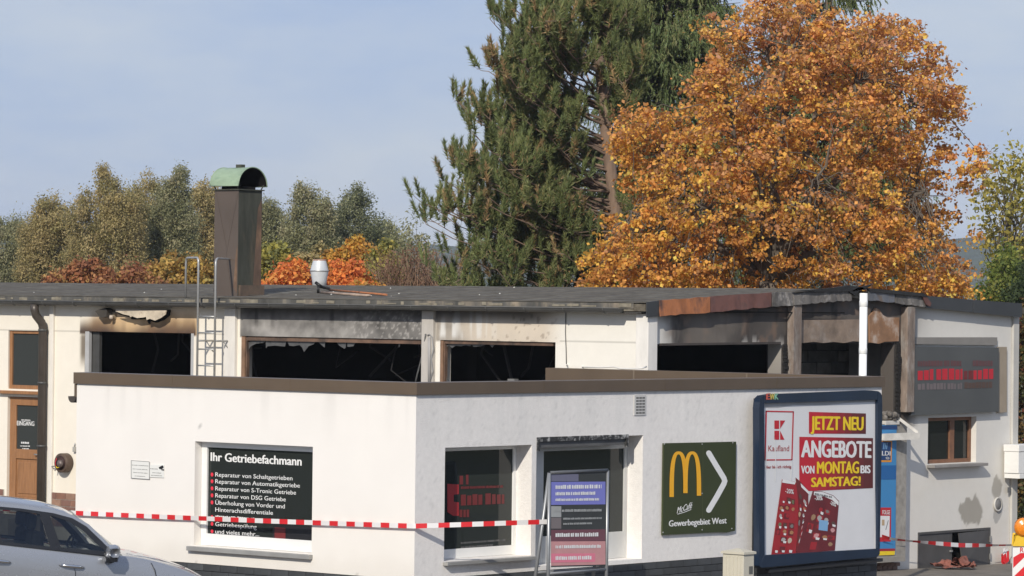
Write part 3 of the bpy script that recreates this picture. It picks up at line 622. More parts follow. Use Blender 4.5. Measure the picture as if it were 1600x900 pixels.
box('mortar_bed', (-20.4, YF - 0.02, -0.95), (-18.86, YF - 0.002, 0.0), mat('mortar', (0.42, 0.38, 0.33), 0.9, var=0.15), shop)

# gable window, hatch, vent, corner post
gwf = MB(); y0, y1, z0, z1 = GW; gx = XK - 0.10; ym = 18.80
for (a, b, c, d) in ((y0 + .002, y0 + .06, z0, z1), (y1 - .07, y1 - .002, z0, z1), (y0 + .06, y1 - .07, z0 + .002, z0 + .065), (y0 + .06, y1 - .07, z1 - .06, z1 - .002), (ym - .09, ym + .05, z0 + .065, z1 - .06)):
    gwf.box((gx - .06, a, c), (gx, b, d))
gw = gwf.build('window', mat('old_brown_frame', (0.20, 0.095, 0.05), 0.6, var=0.3, vscale=6), shop, 0.004); gw['label'] = 'small brown window low in the gable'
box('pane', (gx - .04, y0 + .06, z0 + .065), (gx - .032, ym - .09, z1 - .06), glass_mat('gable_glass', (0.02, 0.022, 0.022), 0.93), gw)
box('pane', (gx - .04, ym + .05, z0 + .065), (gx - .032, y1 - .07, z1 - .06), glass_mat('gable_glass', (0.02, 0.022, 0.022), 0.93), gw)
box('sill', (XK + .002, y0 - .03, z0 - .06), (XK + .16, y1 + .14, z0 - .012), mat('stone_sill', (0.25, 0.235, 0.22), 0.8, var=0.2), gw, 0.006)
HATCH = mat('grey_hatch_paint', (0.075, 0.072, 0.070), 0.6, var=0.2, vscale=3)
y0, y1, z0, z1 = GH
hf = MB()
for (a, b, c, d) in ((y0, y0 + .035, z0, z1 - .002), (y1 - .035, y1, z0, z1 - .002), (y0 + .035, y1 - .035, z1 - .04, z1 - .002)): hf.box((XK - .05, a, c), (XK + .012, b, d))
hatch = hf.build('hatch', HATCH, shop); hatch['label'] = 'grey double hatch at ground level, its right leaf bent open'
yc = 18.70
box('door_leaf', (XK - .03, y0 + .04, z0 + .02), (XK - .008, yc - .02, z1 - .045), HATCH, hatch, .004)
MB().prism([(XK + .004, y1 - .04, z0 + .02), (XK + .004, y1 - .04, z1 - .045), (XK + .05, yc + .09, z1 - .06), (XK + .10, yc + .16, z0 + .05)], (-.02, 0, 0)).build('door_leaf', HATCH, hatch)
for z in (-.55, -.85): box('hinge', (XK + .013, y1 - .03, z - .05), (XK + .035, y1 + .005, z + .05), GALV, hatch)
box('handle', (XK - .007, yc - .1, -.72), (XK + .02, yc - .04, -.69), GALV, hatch)
vc = U(1558, 788, 'X', XK)
vt = MB().lathe([(0.125, 0.002), (0.125, 0.03), (0.10, 0.035), (0.095, 0.02)], vc, axis='X', n=24).build('vent_cap', mat('vent_rim', (0.5, 0.48, 0.44), 0.7, var=0.2), shop)
MB().lathe([(0.095, 0.012), (0.09, 0.03), (0.03, 0.045)], vc, axis='X', n=24).build('louvre_disc', mat('vent_grey', (0.17, 0.165, 0.16), 0.6, var=0.2), vt)
box('corner_post', (XK + .003, 20.44, -1.1), (XK + .05, 20.611, 3.26), mat('corner_grey', (0.50, 0.485, 0.45), 0.85, var=0.2, vscale=2, stretch=(1, 1, .5)), shop, .006)
box('number_plate', U(1574, 770, 'X', XK + .051), U(1580, 761, 'X', XK + .058), mat('plate_grey', (0.16, 0.16, 0.16), 0.5), shop)
# ------------------------------------------------------------------ on the roof
COPPER = mat('green_copper', (0.27, 0.36, 0.25), 0.6, var=0.2, vscale=4, col2=(0.18, 0.27, 0.19), patch=-0.05, pscale=6, stretch=(1, 1, 2))
SHEET = mat('brown_flue_sheet', (0.100, 0.078, 0.064), 0.5, var=0.12, vscale=1.5, bump=0.08, bscale=3)
SHEETG = mat('dark_flue_sheet', (0.058, 0.060, 0.048), 0.75, var=0.45, vscale=2.5, stretch=(2, 2, .5), col2=(0.10, 0.085, 0.06), patch=-0.08, pscale=2.2, spec=.2)
cb = UR(371, 463); s_c = 0.565
cx0, cx1, cy0, cy1 = cb[0] - s_c, cb[0], cb[1], cb[1] + s_c
zc = rt(cb[1]) - 0.05; zt_ = U(371, 297, 'Y', cy0)[2]
ch = MB()
ch.add([(cx0, cy0, zc), (cx1, cy0, zc), (cx1, cy1, zc), (cx0, cy1, zc), (cx0, cy0, zt_), (cx1, cy0, zt_), (cx1, cy1, zt_), (cx0, cy1, zt_)], [(0, 1, 5, 4), (3, 0, 4, 7), (2, 3, 7, 6), (4, 5, 6, 7)], 0)
ch.f.append([1, 2, 6, 5]); ch.m.append(1); ch.sm.append(False)
chim = ch.build('chimney', [SHEET, SHEETG], shop); chim['label'] = 'tall square brown metal flue with a green copper barrel hood'
H_ = zt_ - zc
for (a, b) in (((cx0 + .02, zt_ - .03), (cx0 + .30, zc + H_ * .45)), ((cx1 - .02, zt_ - .05), (cx0 + .28, zc + H_ * .42)), ((cx0 + .28, zc + H_ * .42), (cx0 + .42, zc + .1))):
    MB().add([(a[0], cy0 - .003, a[1]), (a[0] + .012, cy0 - .005, a[1]), (b[0] + .012, cy0 - .005, b[1]), (b[0], cy0 - .003, b[1])], [(0, 1, 2, 3)]).build('cross_crease', SHEET, chim)
MB().add([(cx1 + .003, cy1 - .20, zc + .25), (cx1 + .003, cy1 - .01, zc + .2), (cx1 + .003, cy1 - .01, zt_ - .12), (cx1 + .003, cy1 - .10, zt_ - .3)], [(0, 1, 2, 3)]).build('rust_run', mat('old_rust_run', (.12, .075, .05), .7, var=.5, vscale=5, stretch=(1, 1, .4), col2=(.20, .12, .07), patch=-.02, pscale=4), chim)
MB().add([(cx1 - .10, cy0 - .004, zc + .2), (cx1 - .015, cy0 - .004, zc + .1), (cx1 - .01, cy0 - .004, zc + H_ * .5), (cx1 - .05, cy0 - .004, zc + H_ * .4)], [(0, 1, 2, 3)]).build('rust_run', mat('old_rust_run', (.12, .075, .05), .7, var=.5, vscale=5, stretch=(1, 1, .4), col2=(.20, .12, .07), patch=-.02, pscale=4), chim)
MB().box((cx0 - .03, cy0 - .03, zt_), (cx1 + .03, cy1 + .03, zt_ + .02)).build('top_flange', SHEETG, chim)
MB().box((cx1 + .002, cy0 + .02, zc), (cx1 + .05, cy1 + .03, zc + .24)).build('base_flashing', mat('rusty_flashing', (0.12, 0.085, 0.06), 0.7, var=0.35, vscale=6), chim)
MB().box((cx0 + .08, cy0 + .08, zt_ + .02), (cx1 - .08, cy1 - .08, zt_ + .07)).build('throat', SOOT, chim)
hr = 0.345; hcx, hcy, hz = (cx0 + cx1) / 2, (cy0 + cy1) / 2, zt_ + 0.075; hl = 0.335
hd = MB(); nn = 18
for (rad, fl) in ((hr, 0), (hr - .012, 1)):
    vs_ = [(hcx + sx * hl, hcy - math.cos(t) * rad, hz + math.sin(t) * rad * 0.92) for sx in (-1, 1) for t in np.linspace(0, math.pi, nn)]
    hd.add(vs_, [(i, i + 1, nn + i + 1, nn + i)[::(1 if fl else -1)] for i in range(nn - 1)], fl, True)
hood = hd.build('hood', [COPPER, SOOT], chim)
for sx in (-1, 1): MB().tube([(hcx + sx * hl, hcy - math.cos(t) * hr, hz + math.sin(t) * hr * .92) for t in np.linspace(0, math.pi, nn)], 0.012, 6).build('hood_rim', COPPER, hood) if False else None
rimp = MB()
for sx in (-1, 1): rimp.tube([(hcx + sx * hl, hcy - math.cos(t) * hr, hz + math.sin(t) * hr * .92) for t in np.linspace(0, math.pi, nn)], 0.011, 6)
for sy in (-1, 1): rimp.tube([(hcx - hl, hcy + sy * hr, hz), (hcx + hl, hcy + sy * hr, hz)], 0.011, 6)
rimp.build('rolled_edge', COPPER, chim)
for sx in (-1, 1):
    for sy in (-1, 1): MB().tube([(hcx + sx * (hl - .06), hcy + sy * (hr - .02), hz + .02), (hcx + sx * .26, hcy + sy * .27, zt_ + .01)], 0.012, 6).build('hood_stay', SHEETG, chim)
MB().box((hcx - .02, hcy - .05, hz + hr * .92 - .01), (hcx + .10, hcy + .05, hz + hr * .92 + .05)).build('hood_cap', SHEETG, chim)
bf = MB().flat([(hcx - hl + .05, hcy - math.cos(t) * (hr - .014), hz + math.sin(t) * (hr - .014) * .92) for t in np.linspace(0, math.pi, nn)]).build('hood_baffle', SOOT, chim)
# ventilator
vb = UR(490, 446.5); zv = rt(vb[1]) - .04
q = 1 / (FOC / np.linalg.norm(vb[:2] - CAM[:2]))
rv = MB().lathe([(11 * q, 0), (11.5 * q, 12 * q), (14.5 * q, 26 * q), (14.6 * q, 27.5 * q), (10.5 * q, 42 * q), (10.0 * q, 44 * q), (9 * q, 44.5 * q)], (vb[0], vb[1] + .15, zv), n=22).build('roof_ventilator', mat('pale_zinc', (0.60, 0.62, 0.64), 0.4, metal=0.15, var=0.12, vscale=5), shop)
MB().lathe([(14.9 * q, 25.8 * q), (14.9 * q, 27.6 * q)], (vb[0], vb[1] + .15, zv), n=22).build('seam_ring', GALV, rv)
MB().lathe([(10.4 * q, 41.5 * q), (10.3 * q, 44.6 * q), (6 * q, 44.8 * q)], (vb[0], vb[1] + .15, zv), n=22).build('rusty_rim', mat('rim_rust', (0.42, 0.27, 0.21), 0.8, var=0.4, vscale=9), rv)
# fallen bars on the roof
def on_roof(x, y, dz=0.0): p = UR(x, y); return (p[0], p[1], rt(p[1]) + dz)
a = on_roof(497, 460); pole = MB().tube([(a[0], a[1], a[2] + .02), (a[0], a[1], a[2] + .14)], 0.022, 8).tube([(a[0] - .06, a[1], a[2] + .20), (a[0] + .05, a[1] + .02, a[2] + .13), on_roof(514, 454.5, .04)], 0.028, 8)
tag(pole.build('bent_roof_pole', BLACK), 'bent black pole stub lying beside the roof ventilator', 'pole')
for (p0, p1, r_, m_, lb) in ((on_roof(500, 459.5, .03), on_roof(578, 464, .02), .022, mat('rusty_bar_pale', (0.36, 0.27, 0.21), 0.8, var=0.4, vscale=6), 'pale rusty bar lying flat on the felt roof'),
                             (on_roof(515, 455.5, .03), on_roof(604, 463, .025), .018, RUST, 'thin dark rusty bar on the roof behind the pale one')):
    tag(MB().tube([p0, [(p0[i] + p1[i]) / 2 for i in range(3)], p1], r_, 7).build('rusty_bar', m_), lb, 'metal bar', 'rusty bars lying on the roof')
# ------------------------------------------------------------------ ladder
YL = 9.90
lb_ = U(308, 590, 'Y', YL); rb_ = U(335, 590, 'Y', YL)
lad = thing('ladder', (lb_[0], YL, 2.1), 'grey steel cat ladder with two hoops leading over the gutter', 'ladder')
ztop = U(308, 412, 'Y', YL)[2]; f1 = UR(290, 465); f2 = UR(363, 462)
def hoop(xb, foot, zt2, r=0.019):
    top = zt2 + .08; fx, fy, fz = foot[0], foot[1], rt(foot[1])
    P = [(xb, YL, 1.75), (xb, YL, zt2 - .05), (xb, YL, zt2 + .02)]
    for t in (0.25, 0.5, 0.75, 1.0):
        th = t * math.pi / 2; P.append((xb + (fx - xb) * .12 * (1 - math.cos(th)), YL + (fy - YL) * .12 * (1 - math.cos(th)), zt2 + .02 + .08 * math.sin(th)))
    for t in (0.0, 0.3, 0.6, 1.0):
        th = t * math.pi / 2; P.append((xb + (fx - xb) * (.88 + .12 * math.sin(th)), YL + (fy - YL) * (.88 + .12 * math.sin(th)), zt2 + .02 + .08 * math.cos(th)))
    P.append((fx, fy, fz)); return MB().tube(P, r, 8).build('rail', GALV, lad)
hoop(lb_[0], f1, ztop); hoop(rb_[0], f2, ztop - .01)
for k in range(7):
    z = U(320, 494.5 + 25.6 * k, 'Y', YL)[2]
    if z > 1.75: MB().tube([(lb_[0], YL, z), (rb_[0], YL, z)], 0.013, 7).build('rung', GALV, lad)
for xb in (lb_[0], rb_[0]):
    MB().tube([(xb, YL, 2.70), (xb, YF - .003, 2.70)], 0.016, 6).tube([(xb, YF - .003, 2.52), (xb, YL + .2, 2.70)], 0.010, 6).build('wall_bracket', GALV, lad)
# ------------------------------------------------------------------ cables and fittings on the front
cab = MB().tube([U(884, 487, 'Y', YF - .012), U(883.5, 520, 'Y', YF - .012), U(884.5, 545, 'Y', YF - .012), U(885, 571, 'Y', YF - .012)], 0.008, 6).build('wall_cable', mat('grey_cable', (0.12, 0.12, 0.12), 0.6))
tag(cab, 'thin dark cable running down the clean white wall bay', 'cable')
zt2 = AH + 0.012
wc = MB().tube([U(884, 570, 'Y', 10.0), U(895, 571, 'Z', zt2), U(915, 573.5, 'Y', ALN - .05), U(940, 574, 'Y', ALN - .05), U(958, 573, 'Y', ALN - .05), U(970, 576, 'Y', ALN - .05), U(985, 576, 'Y', ALN - .05), U(1003, 575.5, 'Y', ALN - .05), U(1010, 573, 'Y', ALN + .1)], 0.011, 6).build('loose_cable', mat('white_cable', (0.7, 0.69, 0.66), 0.5))
tag(wc, 'white cable lying loose along the brown parapet edge', 'cable')
con = thing('conduit', (-8.88, YF - .1, 2.1), 'vertical conduit with a looped wire on the sooty pilaster between windows', 'conduit')
MB().tube([U(671, 597, 'Y', YF - .09), U(671, 560, 'Y', YF - .09), U(671, 527, 'Y', YF - .09)], 0.028, 9).build('pipe', mat('conduit_grey', (0.34, 0.33, 0.32), 0.6, var=0.2), con)
MB().tube([U(668, 524, 'Y', YF - .09), U(671, 522, 'Y', YF - .09), U(675, 526, 'Y', YF - .085), U(677, 545, 'Y', YF - .085), U(674, 560, 'Y', YF - .085), U(676, 580, 'Y', YF - .085), U(672, 596, 'Y', YF - .085)], 0.010, 6).build('wire', mat('grey_wire', (0.3, 0.3, 0.3), 0.6), con)
hc = MB().tube([U(665, 522, 'Y', YF - .09), U(663, 540, 'Y', YF - .04), U(657, 566, 'Y', YF - .02), U(652, 585, 'Y', YF - .02), U(649, 598, 'Y', YF - .02)], 0.014, 6).build('hanging_hose', mat('charred_hose', (0.10, 0.10, 0.10), 0.8, var=0.4, vscale=30))
tag(hc, 'charred hose hanging slack beside the long broken window', 'hose')
fl = thing('floodlight', U(165, 490, 'Y', YF), 'scorched black floodlight under the gutter left of the peeling sheet', 'lamp')
p0, p1 = U(153, 496, 'Y', YF - .20), U(177, 484, 'Y', YF - .05)
MB().prism([U(148, 486, 'Y', YF - .18), U(163, 481, 'Y', YF - .18), U(167, 484, 'Y', YF - .18), U(166, 495, 'Y', YF - .18), U(156, 496, 'Y', YF - .18)], (0.02, .13, 0)).build('housing', mat('sooty_housing', (0.05, 0.043, 0.035), 0.8, var=0.3), fl)
MB().prism([U(168, 488, 'Y', YF - .06), U(179, 488, 'Y', YF - .06), U(178, 498, 'Y', YF - .06), U(168, 497, 'Y', YF - .06)], (0, .055, 0)).build('bracket_plate', mat('scorched_plate', (0.33, 0.27, 0.19), 0.7, var=0.3), fl)
c_ = U(174, 496, 'Y', YF - .12); MB().lathe([(.012, -.03), (.035, -.02), (.04, .01), (.03, .04)], c_, n=10).build('bulb', mat('bulb_glass', (0.5, 0.42, 0.34), 0.3), fl)
sh = thing('peeling_sheet', U(222, 492, 'Y', YF), 'charred peeling white cladding sheet hanging under the gutter', 'panel')
MB().prism([U(x, y, 'Y', YF - .05) for x, y in [(177, 484), (264, 484), (263, 493), (254, 500), (243, 504), (233, 501), (232, 506), (229, 499), (224, 498), (217, 499), (206, 499), (203, 496), (196, 494), (186, 491)]], (0, .045, 0)).build('charred_backing', SOOT, sh)
MB().prism([U(x, y, 'Y', YF - .20) for x, y in [(180, 486), (260, 485), (259, 491), (251, 497), (242, 501), (234, 498), (229, 500), (228, 495), (224, 496), (214, 497), (206, 494), (204, 496), (202, 493), (192, 491)]], (0, .012, 0)).build('front_sheet', mat('scorched_cream', (0.55, 0.47, 0.36), 0.8, var=0.35, vscale=5, col2=(0.16, 0.10, 0.06), patch=-.06, pscale=4), sh)
box('top_edge', U(181, 487.5, 'Y', YF - .072), U(258, 484.5, 'Y', YF - .078), mat('pale_edge', (0.66, 0.60, 0.52), 0.7, var=0.2), sh)
rc = U(105, 723, 'Y', YF)
ring = thing('round_wall_fitting', rc, 'round rusty brown drum fitting with loose wires on the wall by the door', 'fitting')
dk = mat('rusty_drum', (0.105, 0.07, 0.05), 0.6, metal=0.2, var=0.35, vscale=9)
MB().lathe([(.155, -.16), (.168, -.15), (.168, -.01), (.15, -.003)], rc, axis='Y', n=26).lathe([(.10, -.05), (.13, -.155)], rc, axis='Y', n=26).build('drum', dk, ring)
MB().lathe([(.125, -.162), (.05, -.166)], rc, axis='Y', n=22).build('inner_face', mat('drum_inside', (0.05, 0.022, 0.018), 0.7, var=0.3), ring)
MB().lathe([(.06, -.17), (.07, -.20), (.05, -.23), (.02, -.24)], (rc[0] + .03, rc[1], rc[2] - .01), axis='Y', n=14).build('boss', mat('boss_grey', (0.16, 0.13, 0.12), 0.5, metal=.4, var=0.4, vscale=20), ring)
MB().tube([(rc[0] - .10, YF - .18, rc[2] - .05), (rc[0] - .04, YF - .2, rc[2] - .085), (rc[0] + .02, YF - .2, rc[2] - .07)], .008, 6).build('yellow_wire', INK_Y, ring)
MB().tube([(rc[0] - .08, YF - .175, rc[2] + .08), (rc[0] - .11, YF - .18, rc[2]), (rc[0] - .08, YF - .19, rc[2] - .06)], .007, 6).build('red_wire', INK_R, ring)
tp = thing('wall_tap', U(86, 730, 'Y', YF), 'small brass tap on the wall left of the round fitting', 'tap')
MB().tube([U(81, 729, 'Y', YF - .05), U(87, 728, 'Y', YF - .1), U(86, 736, 'Y', YF - .12)], .012, 7).build('spout', GALV, tp)
sk = thing('wall_socket', U(117, 702, 'Y', YF), 'small grey socket box with a cable above the round fitting', 'socket')
box('housing', U(113, 706, 'Y', YF - .06), U(120, 698, 'Y', YF - .002), mat('socket_grey', (0.38, 0.37, 0.34), 0.6, var=.2), sk, .005)
MB().tube([U(116, 698, 'Y', YF - .03), U(117, 692, 'Y', YF - .03)], .008, 6).build('cable', GALV, sk)

# ------------------------------------------------------------------ the annex in front
annex = thing('annex_building', (-AW / 2, ALN / 2, zground(4)), 'low white flat-roofed annex with brown parapet in front of the burnt workshop', 'building')
AWIN = (-3.80, -1.72, 0.23, 1.565)
RW1, RW2 = (0.545, 2.21, 0.20, 1.60), (2.30, 4.48, 0.055, 1.675)
def awall_l(X, Z):
    n = fbm(X, Z, 1.3, 4, 41)
    c = np.ones(X.shape + (3,)) * np.array([0.80, 0.77, 0.73]) * (0.97 + 0.05 * n)[..., None]
    c = lerp(c, np.array([0.79, 0.75, 0.68]), 0.5 * sstep(1.2, 0.1, Z))
    dots = (vnoise(X * 21, Z * 21, 44) > 0.985); c = np.where(dots[..., None], c * 0.6, c)
    stv = sstep(.55, .8, fbm(X * 7, Z * .5, 1, 3, 46)) * sstep(1.5, 2.26, Z); c = c * (1 - .07 * stv)[..., None]
    spl = sstep(.35, .0, Z + .25 * (fbm(X, Z, 5, 3, 47) - .5)); c = lerp(c, np.array([.62, .58, .52]), .35 * spl)
    return c
def awall_r(Y, Z):
    n = fbm(Y, Z, 1.5, 4, 51); st = fbm(Y * 5, Z * 0.6, 1.0, 3, 52)
    c = np.ones(Y.shape + (3,)) * np.array([0.83, 0.80, 0.765]) * (0.93 + 0.11 * n)[..., None]
    c = lerp(c, np.array([0.70, 0.685, 0.66]), 0.35 * sstep(0.5, 0.72, st) * sstep(1.2, 2.3, Z))
    sp = sstep(.70, .82, fbm(Y, Z, 22, 2, 53)); c = c * (1 - .10 * sp)[..., None]
    return c
STUC2 = mat('stucco_col', rough=0.92, attr=True, var=0.06, vscale=14, bump=0.6, bscale=60)
grid_wall('wall', (0, 0, 0), (1, 0, 0), (0, 1, 0), (-AW, 0), (0.0, 2.265), [AWIN], 0.28, awall_l, mat('smooth_plaster', rough=0.85, attr=True, var=0.02, vscale=2, bump=0.10, bscale=45), annex, res=0.05)
grid_wall('wall', (0, 0, 0), (0, 1, 0), (-1, 0, 0), (0.0, ALN), (0.0, 2.265), [RW1, RW2], 0.28, awall_r, STUC2, annex, res=0.04)
box('side_wall', (-AW + .003, .285, -1.2), (-AW + .25, ALN, 2.05), PLASTER, annex)
box('rear_wall', (-AW + .25, ALN - .25, -1.2), (-.285, ALN - .003, 2.26), PLASTER, annex)
box('flat_roof', (-AW + .0, .285, 2.055), (-.285, ALN - .255, 2.11), FELT, annex)
box('plinth_core', (-AW + .03, .03, -1.3), (-.03, ALN - .03, -.002), mat('plinth_joint', (0.05, 0.05, 0.05), 0.9, var=0.2), annex)
zc0, zc1 = 2.255, AH
cap1 = box('parapet_cap', (-AW - .035, -.035, zc0), (.035, .26, zc1), BROWN, annex, .004)
cap2 = box('parapet_cap', (-.26, .262, zc0), (.035, ALN + .035, zc1), BROWN, annex, .004)
cap3 = box('parapet_cap', (-AW - .0, ALN - .26, 2.112), (-.262, ALN + .035, zc1), BROWN, annex, .004)
for xx in (-4.3, -2.2): box('seam', (xx - .012, ALN - .264, 2.12), (xx + .012, ALN - .2605, zc1 + .002), mat('seam_brown', (0.19, 0.15, 0.11), .45), cap3)
for xx in (-4.2, -2.1): box('seam', (xx - .008, -.038, zc0), (xx + .008, -.0355, zc1 + .002), BROWN, cap1)
for yy in (2.4, 4.9, 7.4): box('seam', (.0355, yy - .008, zc0), (.038, yy + .008, zc1 + .002), BROWN, cap2)
box('parapet_end', (-AW - .03, -.02, 2.08), (-AW - .002, .02, zc0 - .002), BROWN, annex)
eg = MB(); gp2 = [(math.cos(t) * 0.075, -math.sin(t) * 0.085) for t in np.linspace(0, math.pi, 9)]
eg.add([(-AW - .085 + a, y, 2.085 + b) for y in (-.01, ALN - .1) for a, b in gp2], [(i, i + 1, 10 + i, 9 + i) for i in range(8)], 0, True); eg.flat([(-AW - .085 + a, -.01, 2.085 + b) for a, b in gp2])
eg.build('gutter', mat('dark_gutter', (0.06, 0.05, 0.042), .5, var=.2), annex)
# plinth of dark tiles, each tile a piece
tm = [mat('slate_tile_a', (0.052, 0.056, 0.060), 0.6, var=0.25, vscale=6), mat('slate_tile_b', (0.062, 0.066, 0.07), 0.6, var=0.25, vscale=6), mat('slate_tile_c', (0.044, 0.047, 0.05), 0.6, var=0.25, vscale=6)]
def shared_box(name, dims, m_):
    a = MB().box((0, 0, 0), dims).build(name, m_); me = a.data; bpy.data.objects.remove(a); return me
tl_r = [shared_box('tile', (.024, .292, .082), m_) for m_ in tm]; tl_l = [shared_box('tile', (.292, .024, .082), m_) for m_ in tm]
for rrow in range(5):
    off = 0.15 * (rrow % 2)
    for k in range(33):
        y = 0.004 + k * 0.3 + off
        if y + .292 < ALN:
            o = link('tile', tl_r[int(rng.integers(3))], annex); o.location += Vector((-.028, y, -.088 - rrow * .09))
    for k in range(20):
        x = -AW + .004 + k * 0.3 + off
        if x + .292 < 0:
            o = link('tile', tl_l[int(rng.integers(3))], annex); o.location += Vector((x, .004, -.088 - rrow * .09))
# big lettered window on the sunny side
x0, x1, z0, z1 = AWIN
wf = MB()
for (a, b, c, d) in ((x0 + .002, x0 + .10, z0, z1 - .002), (x1 - .06, x1 - .002, z0, z1 - .002), (x0 + .1, x1 - .06, z1 - .075, z1 - .004), (x0 + .1, x1 - .06, z0 + .002, z0 + .15)): wf.box((a, .12, c), (b, .19, d))
aw = wf.build('window', WHITEPVC, annex, .005); aw['label'] = 'wide white-framed window with white lettering'
box('pane', (x0 + .10, .15, z0 + .15), (x1 - .06, .158, z1 - .075), glass_mat('display_glass', (0.025, 0.03, 0.028), 0.86), aw)
box('sill', (x0 - .07, -.07, z0 - .07), (x1 + .02, .119, z0 - .012), mat('grey_sill', (0.36, 0.355, 0.34), .5, metal=.3, var=.15), aw, .005)
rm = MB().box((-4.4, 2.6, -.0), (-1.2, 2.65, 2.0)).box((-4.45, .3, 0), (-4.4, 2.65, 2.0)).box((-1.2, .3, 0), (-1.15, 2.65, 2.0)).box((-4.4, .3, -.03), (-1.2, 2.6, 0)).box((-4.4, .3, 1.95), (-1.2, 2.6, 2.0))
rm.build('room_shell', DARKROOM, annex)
inn = MB().box((-3.3, .5, .0), (-3.1, .7, .75)).build('shelf_unit', mat('pale_wood', (.4, .3, .2), .7), annex)
pb = U(466, 815, 'Y', .35); plant = MB()
for k in range(26):
    a = rng.uniform(0, 6.28); r_ = rng.uniform(.05, .17); h_ = rng.uniform(.12, .26)
    plant.tube([(pb[0], pb[1], .38), (pb[0] + r_ * .4 * math.cos(a), pb[1] + r_ * .3 * math.sin(a), .38 + h_ * .7), (pb[0] + r_ * math.cos(a), pb[1] + r_ * .5 * math.sin(a), .38 + h_)], [.006, .005, .001], 4)
pt = thing('potted_plant', (pb[0], pb[1], .0), 'spiky green plant behind the lower right of the lettered window', 'plant')
plant.build('leaves', mat('dull_leaf', (.10, .13, .06), .6), pt); MB().lathe([(.07, .0), (.10, .38), (.09, .385)], (pb[0], pb[1], .0), n=12).build('pot', mat('clay', (.2, .1, .06), .8), pt)
yt = .1465
LT = [('Ihr Getriebefachmann', (329.5, 720), (471, 727.5), 13.2, .022), ('Reparatur von Schaltgetrieben', (336.5, 744.5), (457, 750.5), 6.6, .004), ('Reparatur von Automatikgetriebe', (336.5, 755.2), (468.5, 762), 6.6, .004),
      ('Reparatur von S-Tronic Getriebe', (336.5, 766.2), (462.5, 773), 6.6, .004), ('Reparatur von DSG Getriebe', (336.5, 777.2), (446.5, 783.5), 6.6, .004), ('Überholung von Vorder und', (336.5, 788.3), (445, 794.5), 6.6, .004),
      ('Hinterachsdifferentiale', (336.5, 799.3), (426.5, 804.5), 6.6, .004), ('Getriebespülung', (336.5, 822), (401, 826.5), 6.6, .004), ('und vieles mehr...', (336.5, 833.5), (405, 838), 6.6, .004)]
for (s, a, b, c, bo) in LT: text_px(s, 'Y', yt, a, b, c, INK_W, aw, bo)
marks('Y', yt, [(336.5, 811, 398, 815, 6)], INK_W, aw)
dots = MB()
for y in (741.5, 752, 763, 774, 785, 808, 818.5, 830): 
    c = U(331.3, y, 'Y', yt); dots.flat([(c[0] + .024 * math.cos(t), c[1], c[2] + .026 * math.sin(t)) for t in np.linspace(0, 6.283, 13)[:-1]])
dots.build('bullet_points', ink('bright_red', (.75, .03, .06)), aw)
poly_px([(426, 820), (487, 823), (487, 845), (426, 843)], 'Y', yt - .001, INK_K, aw, 'sticker'); poly_px([(429, 824), (446, 825), (446, 842), (429, 841)], 'Y', yt - .004, INK_DR, aw, 'sticker')
# two openings on the street side
GL2 = glass_mat('street_glass', (0.03, 0.036, 0.034), 0.93)
y0, y1, z0, z1 = RW1; xi = -.25
f_ = MB()
for (a, b, c, d) in ((y0 + .002, y0 + .06, z0, z1 - .002), (y1 - .06, y1 - .002, z0, z1 - .002), (y0 + .06, y1 - .06, z1 - .06, z1 - .004), (y0 + .06, y1 - .06, z0 + .002, z0 + .12)): f_.box((xi - .06, a, c), (xi, b, d))
rw1 = f_.build('window', WHITEPVC, annex, .005); rw1['label'] = 'dark window with red print nearest the white corner'
box('pane', (xi - .03, y0 + .06, z0 + .12), (xi - .022, y1 - .06, z1 - .06), GL2, rw1)
box('sill', (-.249, y0 - .02, z0 - .05), (.08, y1 + .03, z0 - .008), mat('grey_sill', (0.36, 0.355, 0.34), .5), rw1, .005)
xp = xi - .018
poly_px([(699, 756), (717, 757), (717, 772), (709, 773), (709, 784), (717, 785), (717, 806), (708, 806), (699, 800)], 'X', xp, INK_MR, rw1)
marks('X', xp, [(718, 757, 732, 757, 16), (720, 790, 788, 787, 17), (720, 764, 786, 762, 4), (718, 808, 733, 808, 13)], INK_DR, rw1)
marks('X', xp, [(720, 850, 790, 845, 3), (720, 857, 770, 853, 3)], ink('faint_grey', (.12, .12, .12)), rw1)
y0, y1, z0, z1 = RW2
f_ = MB(); ymid = 2.75
for (a, b, c, d) in ((y0 + .002, ymid, z0, z1 - .12), (y1 - .07, y1 - .002, z0, z1 - .12), (ymid, y1 - .07, z1 - .18, z1 - .12), (ymid, y1 - .07, z0 + .002, z0 + .35)): f_.box((xi - .06, a, c), (xi, b, d))
rw2 = f_.build('shop_door', mat('pale_grey_frame', (.55, .55, .53), .5, var=.08), annex, .005); rw2['label'] = 'glazed opening behind the pavement sign'
box('pane', (xi - .03, ymid, z0 + .35), (xi - .022, y1 - .07, z1 - .18), GL2, rw2)
box('shutter_box', (-.24, y0 + .02, z1 - .118), (-.02, y1 - .35, z1 - .02), mat('shutter_grey', (.10, .10, .10), .6, var=.3), rw2)
sp2 = MB().box((-.02, y0 + .0, z1 - .04), (.012, y1 - .32, z1 + .018)); sp2.box((-.02, y0 - .0, z1 - .16), (.012, y0 + .05, z1 - .041)); sp2.box((-.02, y1 - .36, z1 - .15), (.012, y1 - .32, z1 - .041))
sp2.build('scuffed_rail', mat('scuffed_black', (.03, .03, .03), .7, var=.4, vscale=9, col2=(.45, .45, .44), patch=-.02, pscale=14), rw2)
box('room_backing', (-1.6, .4, .0), (-1.55, 4.9, 2.0), DARKROOM, annex)
